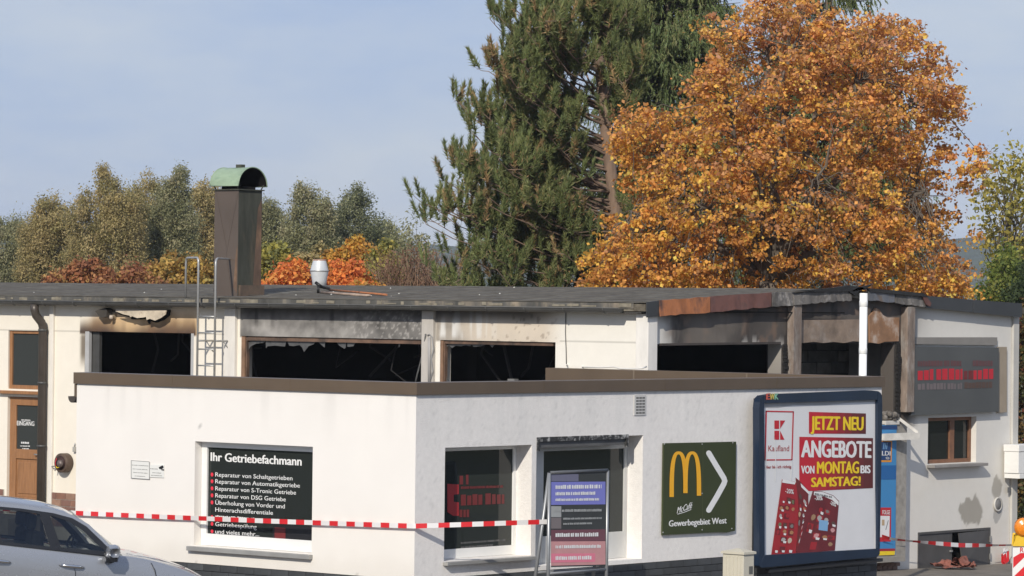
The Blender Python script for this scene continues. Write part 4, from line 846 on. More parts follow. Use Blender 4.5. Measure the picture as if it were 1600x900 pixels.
# grille
gv_ = MB(); a, b = U(990, 649, 'X', .0), U(1008.5, 617, 'X', .0)
gy0, gy1, gz0, gz1 = a[1], b[1], a[2], b[2]
gv_.box((.002, gy0, gz0), (.012, gy1, gz1)); gr = gv_.build('vent_grille', mat('grille_grey', (.55, .54, .52), .6, var=.1), annex)
for r_i in range(6):
    for c_i in range(3):
        ya = gy0 + .035 + c_i * (gy1 - gy0 - .05) / 3; za = gz0 + .02 + r_i * (gz1 - gz0 - .03) / 6
        box('slot', (.010, ya, za), (.014, ya + (gy1 - gy0) * .22, za + (gz1 - gz0) * .085), mat('slot_dark', (.14, .14, .135), .8), gr)
# white stack pipe on the annex roof
pp = U(1348, 588, 'X', -1.0)
wp = thing('vent_pipe', (pp[0], pp[1], zground(pp[1])), 'white plastic stack pipe rising between the annex and the burnt gable', 'pipe')
zt_p = U(1348, 458, 'Y', pp[1])[2]; rp_ = 6.1 / FOC * np.linalg.norm(pp[:2] - CAM[:2])
MB().lathe([(rp_, zground(pp[1])), (rp_, zt_p), (rp_ * .85, zt_p), (rp_ * .85, zt_p - .1)], (pp[0], pp[1], 0), n=20).build('lower_pipe', mat('white_pipe', (.86, .86, .84), .5, var=.03), wp)
for yq in (474, 548): 
    zq = U(1348, yq, 'Y', pp[1])[2]; MB().lathe([(rp_ * 1.0, zq - .05), (rp_ * 1.08, zq - .045), (rp_ * 1.08, zq + .03), (rp_, zq + .04)], (pp[0], pp[1], 0), n=20).build('socket_joint', WHITEPVC, wp)
# ------------------------------------------------------------------ signs
def stroke_px(path, w, ax, val, m_, parent, name='print', rnd=False):
    P = [np.array(p, float) for p in path]; L = []; Rr = []
    ww = w if hasattr(w, '__len__') else [w] * len(P)
    for i, p in enumerate(P):
        d = P[min(i + 1, len(P) - 1)] - P[max(i - 1, 0)]; d /= np.linalg.norm(d); n_ = np.array([-d[1], d[0]]) * ww[i] / 2
        L.append(p + n_); Rr.append(p - n_)
    mb = MB(); vs_ = [U(*q, ax, val) for q in L] + [U(*q, ax, val) for q in Rr]; n = len(P)
    mb.add(vs_, [(i, i + 1, n + i + 1, n + i) for i in range(n - 1)])
    if rnd:
        for p, w_ in ((P[0], ww[0]), (P[-1], ww[-1])):
            mb.flat([U(p[0] + w_ / 2 * math.cos(t), p[1] + w_ / 2 * math.sin(t), ax, val + (.0006 if ax == 'X' else -.0006)) for t in np.linspace(0, 6.283, 15)[:-1]])
    return mb.build(name, m_, parent)
X1 = .012
ms = thing('restaurant_sign', U(1091, 835, 'X', 0), 'square olive green sign with yellow M and white arrow on the annex wall', 'sign')
q = [(1035, 692.5), (1148, 690), (1146.5, 829), (1133, 832), (1120, 831.5), (1033, 836)]
MB().prism([U(x, y, 'X', X1) for x, y in q], (.025, 0, 0)).build('panel', mat('olive_sign', (.040, .050, .014), .4, var=.12, vscale=1), ms)
xs_ = X1 + .028
for cx_, hw, yb0, yb1 in ((1060.3, 10.8, 776.5, 770.5), (1081.6, 10.6, 770.5, 774.5)):
    pth = []; ww = []
    for t in np.linspace(0, math.pi, 25):
        yb_ = yb0 + (yb1 - yb0) * t / math.pi; yt0 = 707.5
        pth.append((cx_ - hw * math.copysign(abs(math.cos(t)) ** .8, math.cos(t)), yb_ - (yb_ - yt0) * math.sin(t) ** .62)); ww.append(4.6 + 2.2 * abs(math.cos(t)))
    stroke_px(pth, ww, 'X', xs_ + (.003 if cx_ > 1070 else 0), ink('golden', (.86, .43, .02)), ms, 'arch')
stroke_px([(1107.5, 708), (1120, 729), (1131, 747), (1132.5, 751.5), (1131, 756), (1120, 776), (1107.5, 797)], 8.4, 'X', xs_, INK_W, ms, 'arrow', True)
text_px('McCafé', 'X', xs_, (1057.5, 802.5), (1081.5, 793.5), 9.5, INK_W, ms, .012, shear=.35)
stroke_px([(1058.5, 803.5), (1070, 800), (1080, 796)], .9, 'X', xs_, INK_W, ms)
text_px('Gewerbegebiet West', 'X', xs_, (1045.3, 822.8), (1135, 817.6), 9.6, INK_W, ms, .022)
stroke_px([(1098.5, 697), (1098.2, 740), (1097.5, 828)], .6, 'X', xs_, mat('seam_line', (.09, .10, .05), .5), ms, 'panel_seam')
for (x, y) in ((1038, 694), (1145, 692), (1143.5, 826), (1036, 832), (1097, 694), (1097, 828), (1097, 771)):
    c = U(x, y, 'X', xs_); MB().lathe([(.012, 0), (.009, .006)], c, axis='X', n=8).build('screw', GALV, ms)
for (lb, q, tx) in (('larger white notice plate with black border on the annex wall', [(205, 719.5), (233.5, 721.5), (233.5, 749), (205, 747)], [(206, 727, 232, 728.5, 1.0), (207, 733, 231, 734.5, 1.0), (208, 738.5, 230.5, 740, 1.0), (210.5, 744, 227, 745, 1.0)]),
                    ('smaller white notice plate with a camera symbol beside the bordered one', [(234.5, 726), (257, 726.5), (256.5, 746.5), (234.5, 745.5)], [(235, 733, 247, 733.6, 1.4), (238, 739, 252, 739.8, 1.1), (236, 743, 254, 744, 1.1)])):
    n_ = thing('notice_plate', U(q[3][0], q[3][1], 'Y', 0), lb, 'sign', 'notice plates')
    MB().prism([U(x, y, 'Y', -.003) for x, y in q], (0, -.008, 0)).build('plate', mat('notice_white', (.74, .74, .71), .5, var=.02), n_)
    marks('Y', -.0135, tx, mat('notice_ink', (.22, .22, .22), .6), n_)
    if 'larger' in lb:
        for i in range(4): stroke_px([q[i], q[(i + 1) % 4]], .8, 'Y', -.0132, mat('notice_ink', (.22, .22, .22), .6), n_, 'border')
    else:
        MB().flat([U(x, y, 'Y', -.0132) for x, y in [(248, 730), (254, 727), (256, 730), (253, 733), (249, 733)]]).flat([U(x, y, 'Y', -.0134) for x, y in [(251, 733.5), (256, 733), (256.5, 735.5), (253, 735)]]).build('camera_symbol', INK_K, n_)
# blurred sign on the gable
gs = thing('gable_sign', U(1487, 650, 'X', XK), 'dark grey rectangular sign with red lettering band on the gable', 'sign')
SX = XK + .05
px_prism([(1419, 541), (1556, 543), (1556, 643), (1419, 649)], SX, .06, 'panel', mat('grey_sign', (.085, .088, .085), .5, var=.15, vscale=1), gs)
px_prism([(1557, 542), (1571, 542), (1571, 644), (1557, 645)], SX - .03, .03, 'edge_strip', mat('beige_strip', (.33, .27, .20), .7, var=.1), gs)
px_prism([(1419, 527), (1556, 527), (1556, 539.5), (1419, 537.5)], SX - .03, .03, 'top_strip', mat('top_grey', (.24, .225, .205), .7, var=.1), gs)
x_ = SX + .064
marks('X', x_, [(1434, 594, 1504, 593, 17), (1521, 593, 1552, 592, 16)], INK_R, gs); marks('X', x_, [(1506, 593, 1520, 592.5, 15)], INK_DR, gs)
marks('X', x_, [(1434, 572.5, 1502, 572, 9), (1520, 572, 1551, 572, 9)], mat('dull_red', (.13, .055, .055), .5), gs); marks('X', x_, [(1434, 609, 1503, 608, 10)], mat('dull_mauve', (.17, .14, .14), .5), gs); marks('X', x_, [(1507, 607, 1552, 606, 10)], INK_BR, gs)
# ------------------------------------------------------------------ the big poster board
NAVY = mat('navy_frame', (.008, .020, .045), .35, var=.2, vscale=3, coat=.3)
bb = thing('billboard', (.2, 8.4, zground(8.4)), 'large navy-framed poster board with red and yellow sale poster', 'billboard')
XB = .12; TB = .10
def bar(pts, x=XB, t=TB): return MB().prism([U(a, b, 'X', x + t) for a, b in pts], (-t, 0, 0)).build('frame_bar', NAVY, bb, .02)
bar([(1187, 884), (1186, 637), (1187, 628), (1189, 622.5), (1193, 618.5), (1193.5, 630), (1194.5, 867)])
bar([(1193.4, 618.2), (1205, 616), (1360, 610), (1371.5, 611), (1371, 624.5), (1194, 630)])
bar([(1372, 611.3), (1376, 614), (1378, 619), (1378.5, 636), (1374.5, 866), (1371.4, 857), (1371.4, 624.5)])
bar([(1187.3, 884.6), (1194.6, 867.4), (1371.2, 857.3), (1374.2, 866), (1371, 870), (1198, 886.5), (1190, 887)])
XP = XB + TB - .045
pos = MB(); ny, nz_ = 24, 24; pv_ = []
for j in range(nz_ + 1):
    for i in range(ny + 1):
        s, t = i / ny, j / nz_
        x = 1193 + (1372 - 1193) * s; yt0 = 629.5 + (624 - 629.5) * s; yb_ = 869 + (858.5 - 869) * s
        pv_.append(U(x, yt0 + (yb_ - yt0) * t, 'X', XP + .0012 * (fbm(np.array(i * .45), np.array(j * .45), 1, 2, 61) - .5)))
pos.add(pv_, [(j * (ny + 1) + i, j * (ny + 1) + i + 1, (j + 1) * (ny + 1) + i + 1, (j + 1) * (ny + 1) + i) for j in range(nz_) for i in range(ny)], 0, True)
poster = pos.build('poster', PAPER, bb)
box('back_panel', (.03, U(1190, 700, 'X', XP)[1], U(1190, 862, 'X', XP)[2] - .1), (XP - .006, U(1372, 700, 'X', XP)[1], 2.13), BLACK, bb)
L1, L2, L3 = XP + .004, XP + .007, XP + .010
poly_px([(1194, 630), (1371, 624.5), (1371, 628), (1330, 629), (1290, 633), (1240, 633), (1215, 637), (1194, 637)], 'X', L1, mat('old_paper', (.42, .42, .42), .7, var=.1), poster, 'paper_strip')
for a, b in (((1196.5, 642.5), (1240.5, 643.5)), ((1239.6, 643), (1237.4, 719)), ((1238, 718.3), (1195, 718.7)), ((1195.6, 719.5), (1197.4, 642))): stroke_px([a, b], 1.9, 'X', L1, INK_R, poster, 'border')
for pts in ([(1210, 657), (1217.4, 657), (1217.4, 670), (1210, 670)], [(1219, 657), (1227, 657), (1219, 669.8)], [(1210, 673), (1217.5, 673), (1217.5, 687), (1210, 687)], [(1219, 673), (1225.8, 687), (1219, 687)]): poly_px(pts, 'X', L1, INK_R, poster, 'logo_block')
text_px('Kaufland', 'X', L1, (1200.5, 705), (1233, 704.8), 9, INK_MR, poster, .0)
text_px('Hier bin ich richtig.', 'X', L1, (1195.5, 732), (1237, 731.2), 4.6, INK_MR, poster, .008)
def bands(x0, x1, yt0, yt1, yb0, yb1, L, n=8):
    c0, c1 = np.array([.52, .016, .03]), np.array([.115, .022, .02])
    for k in range(n):
        a, b = k / n, (k + 1) / n; f = min(1, max(0, (k / (n - 1) - .12) * 1.25))
        lx = lambda s: x0 + (x1 - x0) * s
        poly_px([(lx(a), yt0 + (yt1 - yt0) * a), (lx(b), yt0 + (yt1 - yt0) * b), (lx(b), yb0 + (yb1 - yb0) * b), (lx(a), yb0 + (yb1 - yb0) * a)], 'X', L, ink('sale_red_%d' % k, tuple(c0 + (c1 - c0) * f)), poster, 'colour_block')
bands(1264, 1353, 643.5, 646, 677.5, 677.8, L1); bands(1249, 1364, 682.5, 684.5, 768, 762.5, L1)
text_px('JETZT NEU', 'X', L2, (1267.5, 671.5), (1348.5, 672.3), 21, INK_Y, poster, .034)
text_px('ANGEBOTE', 'X', L2, (1252.5, 714.3), (1360.5, 715.3), 26, INK_W, poster, .034)
text_px('VON', 'X', L2, (1252, 739.8), (1272, 739.8), 12, INK_W, poster, .034); text_px('MONTAG', 'X', L2, (1277, 740), (1341.5, 739.4), 18.5, INK_Y, poster, .034)
text_px('BIS', 'X', L2, (1345, 739.4), (1359.5, 739.2), 12, INK_W, poster, .034); text_px('SAMSTAG!', 'X', L2, (1268, 761), (1344, 758.6), 14.5, INK_Y, poster, .034)
# leaflet printed on the poster
poly_px([(1222, 749), (1242, 752.5), (1247, 758), (1250, 800), (1244, 865), (1205, 867.5)], 'X', L2, INK_MR, poster, 'leaflet')
poly_px([(1243, 746), (1250, 752), (1263, 767), (1263, 795), (1252, 835), (1243, 865), (1249, 800)], 'X', L2 + .001, INK_DR, poster, 'leaflet')
poly_px([(1270, 767), (1285, 768), (1302, 774), (1311, 783), (1304.5, 860), (1243.5, 865), (1256, 812), (1264, 786)], 'X', L2 + .002, mat('leaflet_red', (.15, .018, .022), .5, var=.2, vscale=4), poster, 'leaflet')
poly_px([(1223, 749), (1243, 753), (1242, 757), (1222, 754)], 'X', L3, INK_W, poster, 'header_strip'); poly_px([(1272, 768), (1286, 769), (1302, 775), (1310.5, 784), (1310, 790), (1300, 781), (1286, 775), (1271.5, 773.5)], 'X', L3, INK_W, poster, 'header_strip')
poly_px([(1251, 755), (1264, 768), (1264.5, 773), (1252, 761)], 'X', L3, INK_W, poster, 'header_strip')
text_px('-20%', 'X', L3 + .002, (1227, 770), (1240, 772), 7, INK_W, poster, .01); text_px('-30%', 'X', L3 + .003, (1273, 781.5), (1285, 781.5), 7, INK_W, poster, .02); text_px('-20%', 'X', L3 + .003, (1297, 788), (1306, 792), 6, INK_W, poster, .02)
text_px('AB MO. 13.10. BIS SA. 18.10.', 'X', L3 + .003, (1273, 772.6), (1300, 778), 2.6, INK_K, poster, .01)
prod = [INK_TAN, ink('shelf_grey', (.42, .40, .38)), INK_BR, INK_DR, ink('bread', (.36, .22, .12)), INK_MR, INK_MR, ink('cream_print', (.55, .47, .36)), ink('dull_orange', (.42, .2, .09)), ink('leaflet_grey', (.2, .19, .18)), INK_BR, mat('ink_olive', (.16, .18, .09), .5), mat('ink_pink', (.6, .3, .3), .5), INK_MR]
def products(quad, nx_, ny_, seed):
    r2 = np.random.default_rng(seed); Q = [np.array(p, float) for p in quad]
    P = lambda s, t: (Q[0] * (1 - s) + Q[1] * s) * (1 - t) + (Q[3] * (1 - s) + Q[2] * s) * t
    for j in range(ny_):
        for i in range(nx_):
            if r2.random() < .12: continue
            s0 = (i + r2.uniform(.0, .12)) / nx_; s1 = (i + r2.uniform(.8, 1.08)) / nx_; t0 = (j + r2.uniform(-.05, .2)) / ny_; t1 = (j + r2.uniform(.75, 1.1)) / ny_; s0, s1, t0, t1 = max(0, s0), min(1, s1), max(0, t0), min(1, t1)
            def qd(a0, b0, a1, b1): return [tuple(P(s0 + (s1 - s0) * u, t0 + (t1 - t0) * v)) for u, v in ((a0, b0), (a1, b0 + .06), (a1 - .05, b1), (a0 + .04, b1 - .05))]
            k1, k2 = r2.integers(len(prod), size=2)
            poly_px(qd(0, 0, 1, .9), 'X', L3 + .0005, (INK_MR, INK_DR, MATS['leaflet_red'])[int(k1) % 3], poster, 'product_picture')
            w0, h0 = r2.uniform(.0, .3), r2.uniform(.0, .2); lob = [(w0 + (.62 + .2 * r2.random()) * (.5 + .5 * math.cos(q_)), h0 + (.55 + .2 * r2.random()) * (.5 + .5 * math.sin(q_))) for q_ in np.linspace(0, 6.28, 8)[:-1]]
            poly_px([tuple(P(s0 + (s1 - s0) * u, t0 + (t1 - t0) * v)) for u, v in lob], 'X', L3 + .0012, prod[int(k2)], poster, 'product_picture')
            if r2.random() < .6: poly_px(qd(.45, .62, .98, 1.0), 'X', L3 + .0019, INK_W, poster, 'price_tag')
products([(1221, 774), (1244, 778), (1238, 864), (1206, 865)], 3, 7, 1); products([(1248, 768), (1262, 785), (1254, 830), (1246, 858)], 2, 6, 2); products([(1270, 786), (1308, 800), (1303, 858), (1250, 862)], 4, 5, 3)
poly_px([(1280, 812), (1294, 814), (1293, 830), (1279, 828)], 'X', L3 + .002, INK_LB, poster, 'product_picture'); text_px('tax', 'X', L3 + .004, (1281, 824), (1290, 825), 4, INK_W, poster, .0) if False else None
for a, b in (((1211, 686), (1212, 752)), ((1197.5, 704), (1195, 750)), ((1237.5, 719), (1236, 752))): stroke_px([a, ((a[0] + b[0]) / 2 + .4, (a[1] + b[1]) / 2), b], [.5, 1.3, .9], 'X', L3, INK_W, poster, 'paper_tear')
poly_px([(1371, 628), (1371, 857), (1367, 857.5), (1368.5, 740), (1369, 640)], 'X', L3, mat('white_edge', (.8, .8, .8), .5), poster, 'paper_edge')
for s, a, b, m_ in (('E', 1197.5, 1203.5, ink('ewk_red', (.55, .1, .07))), ('W', 1203, 1210, ink('ewk_yellow', (.62, .52, .12))), ('K', 1210.5, 1216, ink('ewk_green', (.25, .5, .35)))):
    text_px(s, 'X', XB + TB + .005, (a, 624.5), (b, 624), 9.5, m_, bb, .03)
px_prism([(1196, 889), (1374, 872), (1374, 877), (1196, 895)], XB, TB * .6, 'lower_ledge', mat('ledge_black', (.02, .02, .022), .6, var=.2), bb)
# blue poster board beside the gable
ab = thing('blue_billboard', U(1395, 900, 'X', XK + .2), 'weathered poster board with blue supermarket poster squeezed behind the larger board', 'billboard')
XA = XK + .22
def ap(pts, m_, L, n='print'): return poly_px(pts, 'X', XA + L, m_, ab, n)
px_prism([(1335, 662), (1405, 662), (1402.5, 869), (1335, 873)], XA - .16, .155, 'board', mat('weathered_board', (.30, .28, .25), .85, var=.4, vscale=5), ab)
ap([(1336, 664), (1401, 664), (1399, 867), (1336, 870)], INK_B, .004, 'poster')
ap([(1340, 665), (1402, 665.5), (1402, 671), (1340, 671)], INK_DB, .007); ap([(1340, 680), (1402, 679), (1402, 687), (1340, 689)], INK_W, .007); ap([(1360, 688), (1394, 689), (1393, 722), (1360, 722)], INK_OR, .007); ap([(1360, 690), (1392.3, 690.5), (1391.6, 719), (1360, 719)], INK_DB, .009)
text_px('ALDI', 'X', XA + .012, (1371, 711.5), (1391, 711.8), 7, INK_W, ab, .016); text_px('SÜD', 'X', XA + .012, (1384, 717.5), (1389.5, 717.7), 3.4, INK_W, ab, .01)
for k in range(3): stroke_px([(1380 + k * 2.6, 702), (1381.5 + k * 2.4, 692)], 1.1, 'X', XA + .012, INK_LB, ab)
ap([(1340, 728), (1400.5, 727), (1400, 749), (1340, 750)], ink('mid_blue', (.015, .12, .34)), .007); ap([(1350, 793), (1392.5, 793), (1392, 846), (1350, 847)], INK_R, .007); ap([(1350, 806), (1390.3, 806), (1389.5, 839), (1350, 840)], INK_W, .009)
text_px('FOLGE', 'X', XA + .011, (1378.8, 803.5), (1390.4, 803.8), 6.4, INK_W, ab, .016); ap([(1378, 812), (1382, 812), (1382, 821), (1378, 821)], INK_TAN, .012); stroke_px([(1384, 828), (1388, 813)], .7, 'X', XA + .012, INK_K, ab)
ap([(1340, 858), (1398.5, 857), (1398.5, 861), (1340, 862)], INK_MR, .007); ap([(1340, 862), (1398.5, 861), (1398, 867), (1340, 869)], INK_Y, .008)
px_prism([(1340, 872), (1402, 868.5), (1402, 876), (1340, 880)], XA - .15, .16, 'lower_rail', mat('weathered_rail', (.27, .25, .22), .8, var=.3), ab)
brick_m = mat('ledge_brick', (.16, .10, .075), .85, var=.3, vscale=7)
for r_i in range(3):
    for k in range(4): 
        a = U(1372 + k * 8 - (4 if r_i % 2 else 0), 879 + r_i * 5.6, 'X', XK + .02); box('brick', (XK + .004, a[1], a[2] - .058), (XK + .06, a[1] + .135, a[2]), brick_m, ab)
br = thing('broken_bracket', U(1420, 690, 'X', XK), 'broken pale lamp bracket with charred cloth sticking out of the gable', 'bracket')
PAL = mat('weathered_white', (.55, .53, .49), .75, var=.25, vscale=6)
tip = U(1434, 681, 'X', XK + .46)
def beam(a, b, w_, h_, name, m_):
    a, b = np.array(a, float), np.array(b, float); mb = MB(); d = b - a; s = np.cross(d, (0, 0, 1)); s = s / np.linalg.norm(s) * w_ / 2; u = np.array([0, 0, h_ / 2])
    mb.add([a + s + u, a - s + u, a - s - u, a + s - u, b + s + u, b - s + u, b - s - u, b + s - u], [(0, 1, 2, 3), (7, 6, 5, 4), (0, 4, 5, 1), (1, 5, 6, 2), (2, 6, 7, 3), (3, 7, 4, 0)]); return mb.build(name, m_, br)
beam(U(1379, 683, 'X', XK + .24), tip, .10, .11, 'arm', PAL); beam(U(1402, 652, 'X', XK + .2), tip + np.array([0, 0, .05]), .05, .06, 'stay', PAL); box('head_beam', U(1378, 664, 'X', XK + .16), U(1406, 657, 'X', XK + .24), PAL, br, .008)
ccl = MB(); cc = U(1391, 651, 'X', XK + .2)
for k in range(14): ccl.lathe([(.01, -.05), (rng.uniform(.04, .07), -.02), (rng.uniform(.03, .06), .03), (.01, .05)], cc + np.array([rng.uniform(-.05, .05), rng.uniform(-.16, .2), rng.uniform(-.04, .05)]), n=7)
ccl.build('charred_cloth', mat('charred_cloth', (.14, .125, .11), .95, var=.7, vscale=14, bump=1, bscale=25), br)
# white boxed sign at the right corner
wb = thing('white_box_sign', U(1580, 752, 'X', XK + .3), 'white boxed panel jutting past the right corner of the gable', 'panel')
a, b = U(1575, 749, 'X', XK + .35), U(1575, 696, 'X', XK + .35)
y_ = U(1569, 720, 'X', XK + .06)[1]
MB().box((XK + .06, y_, a[2] + .09), (XK + .35, y_ + 2.0, b[2] - .12)).build('body', WHITEMET, wb, .006)
MB().box((XK + .05, y_ - .01, b[2] - .115), (XK + .36, y_ + 2.0, b[2])).build('top_rail', WHITEMET, wb, .006); MB().box((XK + .05, y_ + .02, a[2]), (XK + .36, y_ + 2.0, a[2] + .085)).build('lower_rail', WHITEMET, wb, .006)
MB().box((XK + .10, y_ + 1.7, -1.1), (XK + .2, y_ + 1.8, a[2] - .002)).build('post', GALV, wb)

# ------------------------------------------------------------------ pavement things
def bdir(D): return None
ba = U(858, 740, 'X', 1.0); bz = zground(3) + .105
asg = thing('pavement_sign', (1.0, 3.0, bz), 'silver-framed pavement sign with lavender and pink poster', 'sign')
ya, yb2 = U(857.5, 800, 'X', 1.0)[1], U(948.5, 800, 'X', 1.0)[1]; zt3 = U(900, 737, 'X', 1.0)[2]
fr = mat('sign_silver', (.30, .31, .32), .4, metal=.5, var=.1)
for lean, nm in ((-.32, 'rear'), (.0, 'front')):
    mb = MB(); fx = lambda z: 1.0 + lean * (zt3 - z) / (zt3 - bz)
    for yy in (ya, yb2): mb.tube([(fx(bz), yy, bz), (fx(zt3), yy, zt3)], .022, 8)
    zq = U(900, 893, 'X', 1.0)[2]; mb.tube([(fx(zq), ya, zq), (fx(zq), yb2, zq)], .016, 8); mb.tube([(fx(zt3), ya, zt3), (fx(zt3), yb2, zt3)], .022, 8)
    mb.build('frame', fr, asg)
px_prism([(860, 738), (947, 737.5), (946.5, 884), (861, 886)], .99, .012, 'poster_board', mat('board_grey', (.045, .048, .047), .45, var=.2), asg)
for pts, m_ in (([(861, 753), (946, 752.5), (946, 788), (861, 789)], ink('lavender', (.20, .21, .58))), ([(861, 741), (904, 740.5), (904, 752), (861, 752)], ink('dull_mauve2', (.16, .16, .23))), ([(861, 791), (877, 791), (877, 808), (861, 808)], ink('pale_grey', (.38, .39, .38))), ([(861, 809), (877, 809), (877, 826), (861, 826)], ink('warm_grey', (.2, .17, .17))), ([(861, 828), (946, 827), (946, 845), (861, 846)], ink('wine', (.17, .065, .085))), ([(861, 846), (946, 845.5), (946, 882), (861, 884)], ink('pink', (.62, .12, .20))), ([(861, 865), (930, 864.5), (930, 878), (861, 879)], ink('rose', (.75, .22, .30)))):
    poly_px(pts, 'X', 1.0068 if m_.name == 'ink_rose' else 1.005, m_, asg)
marks('X', 1.0085, [(868, 764, 940, 763, 6), (868, 774, 930, 773, 5), (868, 783, 936, 782, 4)], INK_W, asg); marks('X', 1.0085, [(866, 800, 940, 799, 4), (880, 812, 940, 811, 3), (880, 820, 925, 819, 3)], ink('pale_grey', (.38, .39, .38)), asg)
marks('X', 1.0085, [(868, 839, 935, 838, 6), (868, 857, 940, 856, 5), (868, 875, 925, 874, 6)], INK_W, asg)
cz = U(1162, 862, 'Z', .14)
cab_ = thing('utility_cabinet', (cz[0], cz[1], zground(cz[1])), 'cream roadside utility cabinet in front of the poster board', 'cabinet')
CR = mat('cream_cabinet', (.56, .53, .44), .55, var=.06, vscale=4); w_, d_ = .345, .235
gz = zground(cz[1]) + .1
box('body', (cz[0] - w_, cz[1], gz), (cz[0], cz[1] + d_, .10), CR, cab_, .008)
MB().add([(cz[0] - w_ - .02, cz[1] - .02, .10), (cz[0] + .02, cz[1] - .02, .10), (cz[0] + .02, cz[1] + d_ + .02, .10), (cz[0] - w_ - .02, cz[1] + d_ + .02, .10), (cz[0] - w_ - .02, cz[1] - .02, .13), (cz[0] + .02, cz[1] - .02, .13), (cz[0] + .02, cz[1] + d_ + .02, .13), (cz[0] - w_ - .02, cz[1] + d_ + .02, .13), (cz[0] - w_ / 2, cz[1] + d_ / 2, .175)], [(0, 1, 5, 4), (1, 2, 6, 5), (2, 3, 7, 6), (3, 0, 4, 7), (4, 5, 8), (5, 6, 8), (6, 7, 8), (7, 4, 8), (3, 2, 1, 0)]).build('lid', CR, cab_)
for k in range(5): box('rib', (cz[0] - w_ + .05 + k * .06, cz[1] - .008, gz + .04), (cz[0] - w_ + .066 + k * .06, cz[1] - .001, .07), CR, cab_)
box('side_label', (cz[0] + .001, cz[1] + .12, -.16), (cz[0] + .006, cz[1] + .2, -.06), mat('label_dark', (.12, .12, .11), .5), cab_)
# crumpled rusty sheet
dbc = U(1490, 893, 'Z', -1.0); gz = zground(dbc[1]) + .1
deb = MB(); rd = np.random.default_rng(9)
for (u0, v0, ang, L_, W_, hgt, sd) in ((-.14, .0, .25, .42, .30, .15, 1), (.15, .02, -.6, .34, .34, .22, 2), (.05, -.12, .1, .5, .22, .08, 3), (.26, -.06, 1.2, .22, .2, .12, 4)):
    nn_ = 9; vs_ = []
    for j in range(nn_):
        for i in range(nn_):
            a, b = i / (nn_ - 1) - .5, j / (nn_ - 1) - .5; fold = abs(math.sin(a * 5 + sd)) * .5 + abs(math.sin(b * 4 + a * 3 + sd * 2)) * .5
            h = hgt * (fold * .8 + .5 * rd.random() * .6) * (1.1 - abs(a)); uu_ = u0 + math.cos(ang) * a * L_ - math.sin(ang) * b * W_ + rd.normal() * .012; ww_ = v0 + math.sin(ang) * a * L_ + math.cos(ang) * b * W_ + rd.normal() * .012
            p = dbc + RIGHT * uu_ + FWD * ww_; vs_.append((p[0], p[1], gz + .004 + h))
    deb.add(vs_, [(j * nn_ + i, j * nn_ + i + 1, (j + 1) * nn_ + i + 1, (j + 1) * nn_ + i) for j in range(nn_ - 1) for i in range(nn_ - 1)])
tag(deb.build('crumpled_sheet', mat('red_rust', (.20, .07, .05), .8, var=.5, vscale=9, col2=(.30, .16, .13), pscale=8)), 'crumpled rust-red metal sheet lying in front of the grey hatch', 'debris')

# ------------------------------------------------------------------ barrier tapes
TR, TW = mat('tape_red', (.62, .02, .025), .4, var=.05), mat('tape_white', (.72, .70, .69), .4, var=.04)
def tape(P, step, width, label, sag=0.0, first=0, twist=None):
    P = [np.array(p, float) for p in P]; L = [np.linalg.norm(P[i + 1] - P[i]) for i in range(len(P) - 1)]; T = sum(L); n = max(2, int(T / step)); sub = 3
    def pt(s):
        q_ = s * T
        for i, l in enumerate(L):
            if q_ <= l or i == len(L) - 1: return P[i] + (P[i + 1] - P[i]) * (q_ / l)
            q_ -= l
    mb = MB()
    for k in range(n):
        vs_ = []
        for j in range(sub + 1):
            s = (k + j / sub) / n; c = pt(s) - np.array([0, 0, sag * 4 * s * (1 - s)]); tw = twist(s) if twist else 0.06 * math.sin(s * 23)
            u = np.array([-math.sin(tw) * FWD[0], -math.sin(tw) * FWD[1], math.cos(tw)]) * width / 2; vs_ += [c + u, c - u]
        mb.add(vs_, [(2 * j, 2 * j + 1, 2 * j + 3, 2 * j + 2) for j in range(sub)], (k + first) % 2)
    return tag(mb.build('barrier_tape', [TR, TW]), label, 'barrier tape', 'barrier tapes')
tape([U(-40, 792, 'Y', -.05), U(118, 800, 'Y', -.05), U(648, 820.5, 'Y', -.05), U(860, 815, 'X', .98)], .143, .060, 'red and white barrier tape stretched across the lettered window', 0.02, twist=lambda q: .25 * math.sin(q * 17) * math.sin(q * 5))
tape([U(1378, 838, 'X', XK + .3), U(1395, 842, 'X', XK + .3), U(1500, 850, 'X', XK + .3), U(1592, 851.5, 'X', XK + .2)], .22, .07, 'red and white barrier tape hanging in front of the grey hatch', 0.02, twist=lambda s: .5 + .6 * math.sin(s * 9))
tape([at(1582, 826.5, 66), at(1625, 832, 66)], .30, .07, 'short length of barrier tape beyond the right corner')
tb = MB(); c = U(1565, 868, 'X', XK + .08)
for k in range(7):
    a = c + np.array([rng.uniform(0, .06), rng.uniform(-.06, .08), rng.uniform(-.02, .12)])
    tb.add([a, a + [0.01, .05, .02], a + [.02, .06 + rng.uniform(-.03, .03), -.16], a + [0, .0, -.15 + rng.uniform(-.05, .05)]], [(0, 1, 2, 3)], int(rng.integers(2)))
tag(tb.build('tape_tangle', [TR, TW]), 'tangle of barrier tape dangling low on the gable corner', 'barrier tape')
